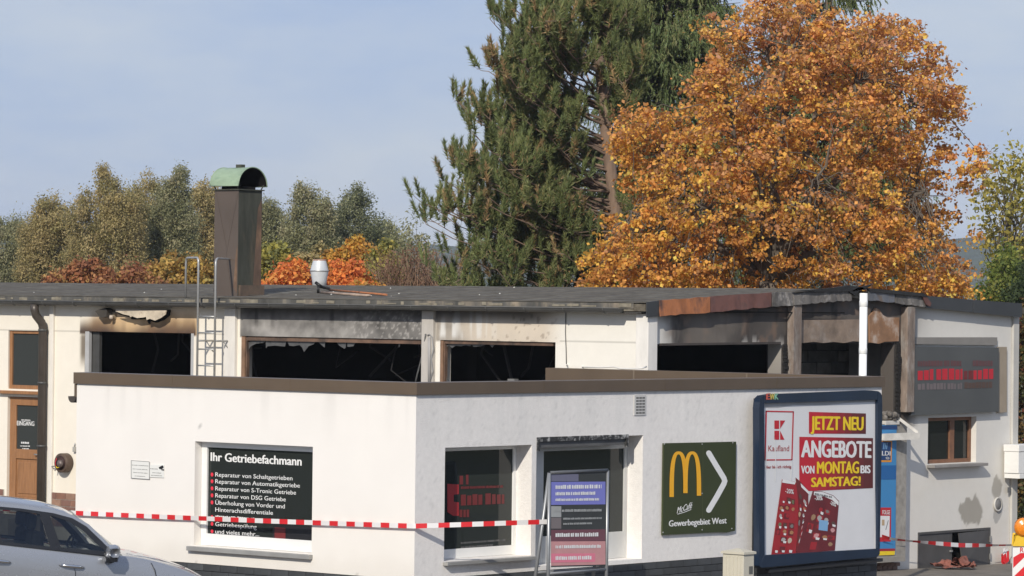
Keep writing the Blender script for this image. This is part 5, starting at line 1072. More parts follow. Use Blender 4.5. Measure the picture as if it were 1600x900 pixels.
# warning beacon on its striped board
bc = at(1599, 851, 48.5); gzb = zground(bc[1])
bk = thing('warning_board', (bc[0], bc[1], gzb), 'red and white striped barrier board at the right edge', 'barrier')
def cq(u, z, d=0.0): return np.array(bc) + RIGHT * u - FWD * d + np.array([0, 0, z])
wS = .14; H2 = 1.0
MB().prism([cq(-wS, 0), cq(wS, 0), cq(wS, -H2), cq(-wS, -H2)], tuple(FWD * .03)).build('board', mat('barrier_white', (.78, .77, .75), .35, var=.03), bk)
for k in range(4):
    z0_ = -.03 - k * .26
    pts = [(-wS + .008, z0_ - .28), (-wS + .008, z0_ - .14), (wS - .008, z0_ + .12), (wS - .008, z0_ - .02)]
    pts = [(u, min(z, -.008)) for u, z in pts]
    MB().flat([cq(u, z, .003) for u, z in pts]).build('red_stripe', TR, bk)
MB().flat([cq(-.065, -.02, .005), cq(.13, -.02, .005), cq(.13, -.11, .005), cq(-.065, -.11, .005)]).build('label', INK_W, bk)
V, F = text_geo('R', .02); MB().add([cq(-.05 + v[0] * .09, -.10 + v[1] * .09, .008) for v in V], F).build('lettering', INK_R, bk)
MB().prism([cq(-.12, -H2), cq(.12, -H2), cq(.3, -(bc[2] - gzb)), cq(-.3, -(bc[2] - gzb))], tuple(FWD * .3)).build('rubber_foot', BLACK, bk)
bl_ = thing('warning_lamp', tuple(cq(0, 0)), 'amber warning lamp with yellow base on top of the striped board', 'lamp')
MB().prism([cq(-.125, .0, .03), cq(.125, .0, .03), cq(.115, .13, .03), cq(-.115, .13, .03)], tuple(FWD * .1)).build('battery_case', mat('yellow_case', (.75, .48, .03), .4, var=.04), bl_, .02)
ln = MB(); cl = cq(0, .23, .02)
for (r0, d0), (r1, d1) in (((.125, -.05), (.125, .02)), ((.125, .02), (.10, .055)), ((.10, .055), (.05, .075)), ((.05, .075), (.001, .08))):
    n = 26; vs_ = [cl + RIGHT * r * math.cos(t) + np.array([0, 0, r * math.sin(t)]) - FWD * d for (r, d) in ((r0, d0), (r1, d1)) for t in np.linspace(0, 2 * math.pi, n, endpoint=False)]
    ln.add(vs_, [(i, (i + 1) % n, n + (i + 1) % n, n + i) for i in range(n)], 0, True)
ln.build('amber_lens', mat('amber_plastic', (.80, .24, .015), .25, var=.25, vscale=40, coat=.4), bl_)
# ------------------------------------------------------------------ the parked car
PAINT = mat('silver_car_paint', (0.31, 0.325, 0.355), 0.28, metal=0.5, var=0.02, coat=0.8)
CGL = glass_mat('car_glass', (0.008, 0.014, 0.028), 0.55, rough=0.02, ior=1.5)
TRIM = mat('car_black_trim', (0.012, 0.013, 0.016), 0.3, var=0.1); CHROME = mat('chrome_trim', (0.6, 0.6, 0.6), 0.18, metal=1.0, var=0.0)
car = thing('parked_car', (0, 0, 0), 'silver estate-style car parked at the lower left in front of the annex', 'car')
def cp(x, y, z): return (x, y, z)          # built at the origin, then set on its parking place
ST = [(-.40, .60, .62), (-.44, .74, .72), (-.56, .84, .83), (-.75, .90, .915), (-1.0, .93, .985), (-1.25, .94, 1.035), (-1.5, .94, 1.07), (-1.8, .94, 1.09), (-2.2, .94, 1.105), (-2.8, .94, 1.125), (-3.4, .94, 1.145), (-4.0, .925, 1.165), (-4.4, .89, 1.17), (-4.6, .82, 1.10), (-4.69, .74, .95)]
def sect(w, zb, x):
    hood = x > -1.8; top = zb + (.055 if hood else .004) * min(1, w / .9)
    h = [(w * .84, .22), (w * .96, .30), (w * .985, .52), (w, .72), (w * .992, zb - .16), (w * .975, zb - .06), (w * .945, zb - .005), (w * .90, zb + (top - zb) * .35), (w * .6, top - .008), (w * .3, top), (0, top + .004)]
    return h
cv = []; m_n = None
for (x, w, zb) in ST:
    h = sect(w, zb, x); full = [(-a, b) for a, b in h] + [(a, b) for a, b in h[::-1][1:]]
    m_n = len(full); cv += [cp(x, a, b) for a, b in full]
cf = [(i * m_n + k, i * m_n + k + 1, (i + 1) * m_n + k + 1, (i + 1) * m_n + k) for i in range(len(ST) - 1) for k in range(m_n - 1)]
cf += [tuple(range(m_n)), tuple((len(ST) - 1) * m_n + k for k in range(m_n))[::-1]]
body = MB().add(cv, cf, 0, True).build('body', PAINT, car)
sd = body.modifiers.new('sub', 'SUBSURF'); sd.levels = sd.render_levels = 2
# greenhouse: y inset grows with height
def gy(z, x): return 0.905 - (z - 1.10) * 0.46 - max(0, -x - 3.7) * .10
roofv = []
RX = [(-2.20, 1.525), (-2.36, 1.585), (-2.6, 1.625), (-2.95, 1.645), (-3.4, 1.65), (-3.8, 1.64), (-4.15, 1.615), (-4.35, 1.59)]
for (x, z) in RX:
    e = z - .075; yw = gy(e, x)
    for k in range(9):
        s = -1 + k / 4; roofv.append(cp(x, s * yw, e + .075 * (1 - abs(s) ** 2.6)))
rf_ = [(i * 9 + k, i * 9 + k + 1, (i + 1) * 9 + k + 1, (i + 1) * 9 + k) for i in range(len(RX) - 1) for k in range(8)]
ro = MB().add(roofv, rf_, 0, True).build('roof', PAINT, car); so = ro.modifiers.new('solid', 'SOLIDIFY'); so.thickness = .02
def sidepoly(pts, side, d=0.0): return [cp(x, side * (gy(z, x) + d), z) for x, z in pts]
def cstrip(a, b, side, name, m_, d=.0, t=.02):      # two matching point rows joined into a thick strip
    A, B = sidepoly(a, side, d), sidepoly(b, side, d); n = len(A); A2, B2 = sidepoly(a, side, d - t), sidepoly(b, side, d - t)
    v = A + B + A2 + B2
    f = [(i, i + 1, n + i + 1, n + i) for i in range(n - 1)] + [(2 * n + i, 3 * n + i, 3 * n + i + 1, 2 * n + i + 1) for i in range(n - 1)] + [(i, 2 * n + i, 2 * n + i + 1, i + 1) for i in range(n - 1)] + [(n + i, n + i + 1, 3 * n + i + 1, 3 * n + i) for i in range(n - 1)] + [(0, n, 3 * n, 2 * n), (n - 1, 3 * n - 1, 4 * n - 1, 2 * n - 1)]
    return MB().add(v, f, 0, False).build(name, m_, car)
rail_o = [(-1.72, 1.09), (-1.88, 1.25), (-2.08, 1.42), (-2.26, 1.51), (-2.50, 1.555), (-2.9, 1.58), (-3.4, 1.588), (-4.0, 1.565), (-4.38, 1.50)]
rail_m = [(-1.76, 1.09), (-1.92, 1.235), (-2.11, 1.395), (-2.28, 1.478), (-2.51, 1.52), (-2.9, 1.545), (-3.4, 1.552), (-4.0, 1.527), (-4.33, 1.46)]
rail_i = [(-1.86, 1.11), (-2.00, 1.215), (-2.15, 1.345), (-2.31, 1.435), (-2.52, 1.485), (-2.9, 1.512), (-3.4, 1.52), (-3.98, 1.49), (-4.28, 1.43)]
for sd_ in (-1, 1):
    cstrip(rail_o, rail_m, sd_, 'roof_rail', PAINT, .002); cstrip(rail_m, rail_i, sd_, 'window_trim', TRIM, .0)
    cstrip([(-1.80, 1.075), (-2.6, 1.10), (-3.4, 1.125), (-4.3, 1.155)], [(-1.86, 1.125), (-2.6, 1.135), (-3.4, 1.16), (-4.25, 1.19)], sd_, 'belt_trim', TRIM, .004)
    cstrip([(-2.40, 1.10), (-2.55, 1.50)], [(-2.53, 1.105), (-2.67, 1.515)], sd_, 'door_pillar', TRIM, .003)
    cstrip([(-3.10, 1.12), (-3.22, 1.53)], [(-3.20, 1.125), (-3.32, 1.53)], sd_, 'door_pillar', TRIM, .003)
    cstrip([(-4.20, 1.16), (-4.10, 1.52)], [(-4.46, 1.17), (-4.40, 1.50)], sd_, 'rear_pillar', PAINT, .004)
    for pts in ([(-1.86, 1.12), (-2.42, 1.125), (-2.56, 1.49), (-2.31, 1.436), (-2.15, 1.347), (-2.00, 1.217)], [(-2.51, 1.13), (-3.12, 1.145), (-3.23, 1.518), (-2.9, 1.513), (-2.66, 1.50)], [(-3.18, 1.145), (-4.22, 1.18), (-4.14, 1.46), (-3.98, 1.491), (-3.31, 1.52)]):
        MB().flat(sidepoly(pts, sd_, -.008)).build('window', CGL, car)
    for xh in (-2.27, -3.14):
        hp = lambda x, z, d: cp(x, sd_ * (.945 + d), z)
        hh = MB().tube([hp(xh + .14, .918, .0), hp(xh + .10, .925, .028), hp(xh, .928, .036), hp(xh - .10, .93, .028), hp(xh - .15, .932, .0)], [.012, .018, .02, .018, .012], 8).build('door_handle', CHROME, car)
        MB().lathe([(.045, 0), (.04, .003)], hp(xh, .905, -.006), axis='Y', n=16).build('handle_cup', TRIM, hh) if False else None
    for (pa) in ([(-2.34, 1.09), (-2.29, .99), (-2.22, .86), (-2.20, .6), (-2.23, .38)], [(-1.33, 1.03), (-1.28, .95), (-1.24, .82), (-1.22, .55)], [(-3.30, 1.12), (-3.28, .98), (-3.26, .7), (-3.34, .5)]):
        MB().tube([cp(x, sd_ * (.9405 - (.06 if z > 1.06 else .022 if z > .95 else .006 if z > .8 else .0)), z) for x, z in pa], .005, 5).build('door_seam', TRIM, car)
    # mirror
    mc = cp(-1.84, sd_ * 1.07, 1.13); mv = []; mfc = []
    for i in range(9):
        t = i / 8; yy = -.13 + .26 * t; k = math.sin(math.pi * (.12 + .80 * t)) ** .55
        for j in range(12):
            a = 2 * math.pi * j / 12; ca, sa = math.cos(a), math.sin(a)
            mv.append((mc[0] + .07 * k * math.copysign(abs(ca) ** .75, ca) + (.03 if ca > 0 else 0), mc[1] + yy, mc[2] + .095 * k * math.copysign(abs(sa) ** .8, sa)))
    for i in range(8):
        for j in range(12): mfc.append((i * 12 + j, i * 12 + (j + 1) % 12, (i + 1) * 12 + (j + 1) % 12, (i + 1) * 12 + j))
    mfc += [tuple(range(12)), tuple(96 + j for j in range(12))[::-1]]
    mi = MB().add(mv, mfc, 0, True).build('door_mirror', PAINT, car)
    MB().box((mc[0] - .08, mc[1] - .10, mc[2] - .105), (mc[0] + .06, mc[1] + .09, mc[2] - .07)).build('mirror_base', TRIM, mi)
    MB().tube([(mc[0], mc[1], mc[2] - .09), cp(-1.78, sd_ * .90, 1.06)], [.04, .05], 8).build('mirror_stalk', TRIM, mi)
# screens, interior
MB().add([cp(-1.66, -.82, 1.09), cp(-1.66, .82, 1.09), cp(-2.22, .68, 1.50), cp(-2.22, -.68, 1.50), cp(-1.56, 0, 1.12), cp(-2.18, 0, 1.54)], [(0, 4, 5, 3), (4, 1, 2, 5)], 0, True).build('windscreen', CGL, car)
MB().add([cp(-4.62, -.72, 1.15), cp(-4.62, .72, 1.15), cp(-4.36, .58, 1.56), cp(-4.36, -.58, 1.56)], [(0, 1, 2, 3)]).build('rear_screen', CGL, car)
SEAT = mat('seat_dark', (.02, .021, .024), .8, var=.2)
box('dashboard', cp(-1.72, -.75, .95), cp(-1.95, .75, 1.12), SEAT, car, .03)
for (xs0, ys0) in ((-2.62, -.38), (-2.62, .38), (-3.4, -.4), (-3.4, .4)):
    s_o = MB().box(cp(xs0 - .10, ys0 - .24, .75), cp(xs0 + .06, ys0 + .24, 1.28)).build('seat', SEAT, car, .05)
    MB().box(cp(xs0 - .13, ys0 - .12, 1.29), cp(xs0 - .03, ys0 + .12, 1.48)).build('headrest', SEAT, s_o, .04)
MB().tube([cp(-2.1 + .05 * math.cos(t), .38 + .18 * math.sin(t), 1.05 + .17 * math.cos(t)) for t in np.linspace(0, 2 * math.pi, 20)], .014, 6).build('steering_wheel', SEAT, car)
for sd_ in (-1, 1):
    for xw in (-1.2, -3.83):
        c = cp(xw, sd_ * .80, .365)
        ty = MB().lathe([(.25, -.13), (.34, -.125), (.365, -.08), (.365, .08), (.34, .125), (.25, .13)], c, axis='Y', n=28).build('wheel', mat('tyre', (.02, .02, .02), .85, var=.2), car)
        rim = MB().lathe([(.24, sd_ * .12), (.24, sd_ * .142), (.07, sd_ * .148), (.03, sd_ * .15)], c, axis='Y', n=24).build('rim', mat('alloy', (.45, .45, .45), .3, metal=.8), ty)
        MB().lathe([(.42, sd_ * .128), (.42, sd_ * .133), (.3, sd_ * .134)], c, axis='Y', n=28).build('wheel_arch', TRIM, car)
    MB().prism([cp(-.45, sd_ * .60, .70), cp(-.50, sd_ * .78, .71), cp(-.78, sd_ * .90, .80), cp(-.76, sd_ * .86, .86), cp(-.52, sd_ * .70, .80)], (.012, sd_ * .02, .015)).build('headlight', mat('lamp_glass', (.6, .62, .64), .08, var=0), car)
box('grille', cp(-.42, -.42, .40), cp(-.385, .42, .62), TRIM, car, .02)
box('lower_sill', cp(-1.3, -.90, .17), cp(-3.4, .90, .26), TRIM, car)
MB().tube([cp(-1.6, -.74, 1.11), cp(-1.2, -.68, 1.065), cp(-.85, -.6, .985)], .004, 4).build('bonnet_crease', PAINT, car)
_th = R(17.0); cdir = RIGHT * math.cos(_th) + FWD * math.sin(_th)
from mathutils import Euler
car.rotation_euler = Euler((0, R(4.6), math.atan2(cdir[1], cdir[0])))
anchor = Vector(at(176, 866, 43.2)); car.location = anchor - car.rotation_euler.to_matrix() @ Vector((-1.80, -.93, 1.10))
# ------------------------------------------------------------------ trees and shrubs
def in_poly(px, py, poly):
    P = np.array(poly, float); inside = np.zeros(len(px), bool); j = len(P) - 1; dist = np.full(len(px), 1e9)
    for i in range(len(P)):
        (x0, y0), (x1, y1) = P[j], P[i]
        cond = ((y1 > py) != (y0 > py)) & (px < (x0 - x1) * (py - y1) / (y0 - y1 + 1e-12) + x1); inside ^= cond
        L = (x1 - x0) ** 2 + (y1 - y0) ** 2 + 1e-9; t = np.clip(((px - x0) * (x1 - x0) + (py - y0) * (y1 - y0)) / L, 0, 1)
        dist = np.minimum(dist, np.hypot(px - x0 - t * (x1 - x0), py - y0 - t * (y1 - y0))); j = i
    return inside, dist
def crown_points(poly, D, n, thick, seed, shell=.6):
    """clump centres filling a rounded crown volume whose outline is the tree's own"""
    r = np.random.default_rng(seed); P = np.array(poly, float); lo, hi = P.min(0), P.max(0); out = []; e = []
    while len(out) < n:
        x = r.uniform(lo[0], hi[0], 4000); y = r.uniform(lo[1], hi[1], 4000); ok, ds = in_poly(x, y, poly)
        for a, b, d in zip(x[ok], y[ok], ds[ok]):
            em = .42 * min(hi - lo); h = math.sqrt(max(0.0, 1 - (1 - min(1, d / em)) ** 2)) * thick
            k = r.uniform(-1, 1); k = math.copysign(abs(k) ** shell, k)
            out.append(at(a, b, D + k * h)); e.append(d)
            if len(out) >= n: break
    return np.array(out), np.array(e)
def leaves_mesh(name, C, N, size, aspect, cols, m, parent, rng_, droop=0.0, kite=True):
    """each leaf a small folded four-sided blade"""
    n = len(C); N = N / (np.linalg.norm(N, axis=1, keepdims=True) + 1e-9)
    T = rng_.normal(size=(n, 3)); T[:, 2] -= droop; T -= N * (T * N).sum(1, keepdims=True); T /= np.linalg.norm(T, axis=1, keepdims=True) + 1e-9; B = np.cross(N, T)
    s = size[:, None]
    v = np.stack([C - T * s * .5, C + B * s * aspect * .5 + N * s * .08, C + T * s * .5, C - B * s * aspect * .5 + N * s * .08], 1).reshape(-1, 3).astype(np.float32)
    me = bpy.data.meshes.new(name); me.vertices.add(4 * n); me.vertices.foreach_set('co', v.ravel())
    me.loops.add(4 * n); me.loops.foreach_set('vertex_index', np.arange(4 * n, dtype=np.int32))
    me.polygons.add(n); me.polygons.foreach_set('loop_start', np.arange(0, 4 * n, 4, dtype=np.int32)); me.polygons.foreach_set('loop_total', np.full(n, 4, np.int32))
    me.update(calc_edges=True)
    a = me.color_attributes.new('Col', 'FLOAT_COLOR', 'POINT'); cc = np.concatenate([np.repeat(cols, 4, 0), np.ones((4 * n, 1))], 1).astype(np.float32); a.data.foreach_set('color', cc.ravel())
    me.materials.append(m); me.validate(); return link(name, me, parent)
def clump_leaves(centres, rad, per, rng_, flat=.6):
    n = len(centres); idx = np.repeat(np.arange(n), per); d = rng_.normal(size=(len(idx), 3)); d /= np.linalg.norm(d, axis=1, keepdims=True); d *= rng_.uniform(.1, 1, size=(len(idx), 1)) ** .6 * np.exp(rng_.normal(size=(len(idx), 1)) * .22)
    d[:, 2] *= flat; r = rad[idx] if hasattr(rad, '__len__') else rad
    P = centres[idx] + d * (r[:, None] if hasattr(r, '__len__') else r); return P, d, idx
def palette(idx, n, base, spread, leafvar, rng_, altp=.3):
    """base: list of colours with weights; each clump picks one, each leaf varies"""
    cols = np.array([b[0] for b in base]); w = np.array([b[1] for b in base], float); pick = rng_.choice(len(base), size=n, p=w / w.sum())
    c = cols[pick] * rng_.uniform(1 - spread, 1 + spread, size=(n, 1)); c = c[idx]
    alt = cols[rng_.choice(len(base), size=len(idx), p=w / w.sum())]; c = np.where(rng_.random((len(idx), 1)) < altp, alt, c)
    return np.clip(c * rng_.uniform(1 - leafvar, 1 + leafvar, size=(len(idx), 1)), .004, .95)
def limb(p0, p1, r0, r1, rng_, wob=.06, n=6, rise=0.0):
    p0, p1 = np.array(p0), np.array(p1); L = np.linalg.norm(p1 - p0); pts = []
    for i in range(n + 1):
        t = i / n; q_ = p0 + (p1 - p0) * t + np.array([0, 0, rise * L * math.sin(math.pi * t)]) + (rng_.normal(size=3) * wob * L * .25 if 0 < i < n else 0); pts.append(q_)
    return pts, [r0 + (r1 - r0) * (i / n) ** .8 for i in range(n + 1)]
LEAF, NEEDLE = leaf_mat('leaf', .42), leaf_mat('needle', .12, .55)
BARK = mat('bark_grey', (.12, .10, .08), .95, var=.35, vscale=4, stretch=(3, 3, .6), bump=.8, bscale=10)
BARKR = mat('bark_pine', (.21, .145, .105), .95, var=.35, vscale=3, stretch=(3, 3, .6), bump=.8, bscale=8)
# --- big autumn maple
r = np.random.default_rng(101); DM = 74.0
mp_poly = [(895, 480), (905, 420), (925, 372), (950, 335), (985, 262), (955, 232), (962, 182), (1000, 166), (1050, 182), (1078, 172), (1068, 130), (1082, 100), (1104, 62), (1086, 28), (1140, 22), (1180, 4), (1230, -12), (1290, 14), (1318, 38), (1345, 32), (1378, 18), (1425, 36), (1460, 66), (1492, 78), (1500, 130), (1512, 166), (1486, 196), (1502, 232), (1536, 232), (1546, 262), (1518, 300), (1512, 332), (1530, 372), (1528, 420), (1522, 500), (1200, 540)]
maple = thing('maple_tree', (*at(1205, 470, DM)[:2], zground(45)), 'large orange autumn maple towering behind the burnt roof', 'tree')
cc, ee = crown_points(mp_poly, DM, 3700, 3.3, 5, .7)
gapn = fbm(cc[:, 0] * .9 + cc[:, 1] * .35, cc[:, 2] * 1.1 + cc[:, 1] * .5, 1.0, 3, 71)
gap2 = fbm(cc[:, 0] * 2.3 - cc[:, 1] * .8, cc[:, 2] * 2.3 + cc[:, 1] * 1.1, 1.0, 2, 73)
keep = (gapn + .42 * (gap2 - .5) > .405 + .05 * r.normal(size=len(cc))) & ((ee > 22) | (r.random(len(cc)) < .7)); cc = cc[keep]
base_t = np.array(at(1208, 600, DM)); base_t[2] = -1.4
tk = MB(); fork = np.array(at(1205, 440, DM)); pts, rr_ = limb(base_t, fork, .34, .26, r, .01); tk.tube(pts, rr_, 9)
mains = []
for (x, y, dd) in ((1130, 150, -1.2), (1195, 60, .4), (1240, 70, -1), (1300, 110, 1), (1365, 110, -.6), (1430, 160, .6), (1450, 300, -.8), (1030, 240, .8), (985, 330, -.8), (1400, 330, 1.5), (1090, 320, -2.2), (1290, 260, -2.4), (1180, 240, -1.5), (1225, 180, -2)):
    e_ = np.array(at(x, y, DM + dd)); pts, rr_ = limb(fork + r.normal(size=3) * .1, e_, .13, .025, r, .08, 8, .05); tk.tube(pts, rr_, 7); mains.append(pts)
allp = np.array([p for m_ in mains for p in m_[2:]])
segs = [(np.array(m_[i]), np.array(m_[i + 1])) for m_ in mains for i in range(2, len(m_) - 1)]; mid = np.array([(a + b) / 2 for a, b in segs])
for k in r.choice(len(cc), 520, replace=False):
    j = np.argmin(np.linalg.norm(mid - cc[k], axis=1) + r.uniform(0, 1.1, len(mid))); st_ = segs[j][0] + (segs[j][1] - segs[j][0]) * r.random()
    pts, rr_ = limb(st_, cc[k], .018, .005, r, .14, 5, .10); tk.tube(pts, rr_, 4, cap=False)
tk.build('trunk', BARK, maple)
rad = r.uniform(.12, .36, len(cc)); P, d, idx = clump_leaves(cc, rad, 42, r, .65)
tb_ = np.clip((P[:, 2] - 1) / 9, 0, 1)
colA = palette(idx, len(cc), [((.77, .40, .09), 3), ((.71, .33, .09), 3.4), ((.86, .51, .10), 2.4), ((.54, .28, .11), 1.8), ((.40, .20, .10), 1.1), ((.66, .49, .11), .5)], .2, .3, r)
colB = palette(idx, len(cc), [((.68, .35, .14), 3), ((.62, .28, .12), 2.5), ((.50, .26, .15), 1.6), ((.76, .45, .13), 2), ((.40, .22, .14), .8)], .2, .3, r)
upr = np.clip((P[:, 2] - 5.5) / 6 + ((P - np.array(fork)) @ RIGHT) * .05 + .2 * r.normal(size=len(P)), 0, .75); col = np.where((r.random(len(P)) < upr)[:, None], colB, colA)
N = r.normal(size=P.shape) * .75 + d * .5 + np.array([0, 0, .55])
leaves_mesh('crown', P, N, r.uniform(.045, .11, len(P)), .85, col, LEAF, maple, r, .4)
# --- pine
r = np.random.default_rng(202); DP = 80.0
pine = thing('pine_tree', (*at(990, 470, DP)[:2], zground(45)), 'tall dark green pine with bare inner branches left of the maple', 'tree')
pt_ = [np.array(at(x, y, DP)) for x, y in ((1000, 560), (982, 440), (962, 330), (947, 210), (937, 100), (925, 20), (918, -60))]; pt_[0][2] = -1.4
pk = MB().tube(pt_, [.20, .165, .145, .13, .115, .10, .08], 9)
def trunk_at(ypx):
    ys = np.array([560, 440, 330, 210, 100, 20, -60.]); i = int(np.clip(np.searchsorted(-ys, -ypx) - 1, 0, 5)); t = (ys[i] - ypx) / (ys[i] - ys[i + 1]); return pt_[i] + (pt_[i + 1] - pt_[i]) * np.clip(t, 0, 1)
tips = [(655, 325, 415), (668, 345, 420), (700, 330, 410), (690, 300, 400), (680, 245, 345), (712, 262, 350), (735, 285, 360), (708, 160, 290), (730, 190, 300), (740, 225, 320), (775, 230, 330), (736, 108, 230), (760, 130, 240), (785, 165, 260), (752, 35, 170), (775, 60, 170), (800, 95, 190), (800, 5, 110), (830, 35, 120), (860, 15, 80), (850, 70, 150), (660, 430, 470), (700, 400, 450), (745, 360, 430), (790, 380, 440), (830, 330, 400), (800, 300, 380), (860, 390, 440), (900, 400, 440), (690, 440, 480), (760, 420, 470), (840, 430, 470), (895, -10, 60), (940, 0, 60), (970, 40, 110), (1000, 95, 160), (985, 150, 220), (1000, 330, 390), (1010, 280, 350), (990, 380, 430), (845, 215, 300), (935, 420, 450), (820, 140, 220), (770, 200, 300), (790, 255, 340), (720, 375, 430), (870, 365, 420), (965, 15, 80)]
tuft_p, tuft_d = [], []
for (x, y, yt0) in tips:
    for rep_ in range(4):
        dd = r.uniform(-3.0, 3.0) * min(1, abs(x - 950) / 220 + .35); o = trunk_at(yt0 + r.uniform(-8, 8)); e_ = np.array(at(x + (26 if x < 780 else 12 if x < 860 else 0) + r.normal() * 12, y + r.normal() * 12, DP + dd))
        v = e_ - o; pts, rr_ = limb(o, e_, .032, .008, r, .05, 7, -.06); pk.tube(pts, rr_, 5, cap=False)
        for t in list(r.uniform(.42, .97, 9)) + [1.0]:
            i = min(6, int(t * 7)); q_ = np.array(pts[i]) + (np.array(pts[i + 1]) - np.array(pts[i])) * (t * 7 - i)
            side = r.normal(size=3) * np.array([.5, .5, .20]); side[2] += .12; ln_ = r.uniform(.25, .62) * (1.15 - t * .5)
            q2 = q_ + side * ln_; q2[2] += .10; pk.tube([q_, (q_ + q2) / 2 - np.array([0, 0, .03]), q2], [.011, .008, .005], 3, cap=False)
            for u in (.6, 1.0):
                tuft_p.append(q_ + (q2 - q_) * u + r.normal(size=3) * .03 - np.array([0, 0, .05])); dv = (q2 - q_) / np.linalg.norm(q2 - q_) * .4 + np.array([0, 0, .95]) + r.normal(size=3) * .14; tuft_d.append(dv / np.linalg.norm(dv))
pk.build('trunk', BARKR, pine)
def needles(name, TP, TD, per, ln0, ln1, wid, pal, parent, r, spread=.75, clen=.16):
    TP, TD = np.array(TP), np.array(TD); n = len(TP); idx = np.repeat(np.arange(n), per); m_ = len(idx)
    along = r.uniform(0, 1, m_) * clen; d = TD[idx] + r.normal(size=(m_, 3)) * spread * (1.1 - along / clen * .6)[:, None]; d /= np.linalg.norm(d, axis=1, keepdims=True)
    b = TP[idx] + TD[idx] * along[:, None]; L = r.uniform(ln0, ln1, (m_, 1)); s = np.cross(d, r.normal(size=(m_, 3))); s /= np.linalg.norm(s, axis=1, keepdims=True)
    v = np.stack([b - s * wid, b + s * wid, b + d * L], 1).reshape(-1, 3).astype(np.float32)
    me = bpy.data.meshes.new(name); me.vertices.add(3 * m_); me.vertices.foreach_set('co', v.ravel()); me.loops.add(3 * m_); me.loops.foreach_set('vertex_index', np.arange(3 * m_, dtype=np.int32))
    me.polygons.add(m_); me.polygons.foreach_set('loop_start', np.arange(0, 3 * m_, 3, dtype=np.int32)); me.polygons.foreach_set('loop_total', np.full(m_, 3, np.int32)); me.update(calc_edges=True)
    col = palette(idx, n, pal, .2, .3, r); a = me.color_attributes.new('Col', 'FLOAT_COLOR', 'POINT'); a.data.foreach_set('color', np.concatenate([np.repeat(col, 3, 0), np.ones((3 * m_, 1))], 1).astype(np.float32).ravel())
    me.materials.append(NEEDLE); me.validate(); return link(name, me, parent)
needles('crown', tuft_p, tuft_d, 115, .10, .17, .0115, [((.15, .18, .065), 4), ((.19, .205, .08), 3), ((.11, .14, .055), 2.2), ((.36, .24, .12), 1.1)], pine, r, .62, .40)
# --- spruces behind
def spruce(name_label, xc, ytop, D, half, y0, y1, seed):
    r = np.random.default_rng(seed); base = np.array(at(xc, 560, D)); base[2] = -1.4; top = np.array(at(xc, ytop, D))
    sp = thing('spruce_tree', (base[0], base[1], -1.4), name_label, 'tree', 'spruces behind the maple'); sk_ = MB().tube([base, (base + top) / 2, top], [.28, .18, .03], 8); TP, TD = [], []
    H = top[2] - base[2]
    for k in range(460):
        t = r.uniform(.25, .98) if r.random() < .3 else r.uniform(.40, .76); ang = r.uniform(0, 6.283); L = half * (1 - t) ** .8 * r.uniform(.75, 1.1) + .25; o = base + (top - base) * t
        pts = [o + np.array([math.cos(ang), math.sin(ang), 0]) * L * u + np.array([0, 0, -.28 * L * u + .22 * L * u * u]) for u in (0, .25, .5, .75, 1)]
        sk_.tube(pts, [.03, .026, .02, .014, .006], 4, cap=False)
        for u in r.uniform(.2, 1, 26):
            i = min(3, int(u * 4)); q_ = pts[i] + (pts[i + 1] - pts[i]) * (u * 4 - i); sd2 = np.array([-math.sin(ang), math.cos(ang), 0]) * r.normal() * .22 * (1.2 - u * .6)
            TP.append(q_ + sd2); dv = sd2 * 1.2 + np.array([math.cos(ang) * .25, math.sin(ang) * .25, -.85]) + r.normal(size=3) * .15; TD.append(dv / np.linalg.norm(dv))
    sk_.build('trunk', BARK, sp); needles('crown', TP, TD, 20, .07, .14, .014, [((.10, .135, .05), 4), ((.135, .16, .06), 3), ((.19, .19, .08), 1)], sp, r, .45, .38)
spruce('dark spruce between the pine trunk and the maple crown', 1045, -300, 90.0, 4.0, 0, 0, 303)
spruce('spruce tip rising behind the upper right of the maple', 1296, -190, 94.0, 4.2, 0, 0, 304)
# --- willow row far behind
def leafy(kind, label, cat, poly, D, n, thick, rad, per, size, pal, seed, trunkpx, group=None, elong=.45, droop=1.2, flat=1.0, twigs=60, up=.3, spread=.2, leafvar=.3, altp=.3):
    r = np.random.default_rng(seed); x0, y0 = trunkpx; b = np.array(at(x0, 470, D)); b[2] = -1.3
    t = thing(kind, tuple(b), label, cat, group); c, e = crown_points(poly, D, n, thick, seed); tk = MB(); ctr = c.mean(0)
    f_ = np.array(at(x0, y0, D)); q_ = FOC / D
    pts, rr_ = limb(b, f_, .012 * thick * 3 + .05, .03 + .012 * thick, r, .02); tk.tube(pts, rr_, 6)
    for k in r.choice(len(c), min(twigs, len(c)), replace=False):
        s = pts[r.integers(2, 7)]; p2, r2 = limb(s, c[k], .02 + .010 * thick, .008, r, .1, 4, .08); tk.tube(p2, r2, 4, cap=False)
    tk.build('trunk', BARK, t)
    P, d, idx = clump_leaves(c, r.uniform(rad * .55, rad * 1.2, len(c)), per, r, flat); col = palette(idx, len(c), pal, spread, leafvar, r, altp)
    N = r.normal(size=P.shape) * .7 + d * .7 + np.array([0, 0, up]); leaves_mesh('crown', P, N, r.uniform(size * .6, size * 1.3, len(P)), elong, col, LEAF, t, r, droop); return t
def blob(cx, top, rx, bot, seed, lob=7, pinch=.72):
    r = np.random.default_rng(seed); pts = []; cy = (top + bot) / 2; ry = (bot - top) / 2
    for k in range(26):
        a = 2 * math.pi * k / 26; w = 1 + .13 * math.sin(a * lob + r.uniform(0, 6)) + r.normal() * .05; s = math.sin(a)
        pts.append((cx + rx * w * math.copysign(abs(math.cos(a)) ** .85, math.cos(a)) * (pinch if s < -.5 else 1), cy + ry * w * s * (1 if s > 0 else .96)))
    return pts
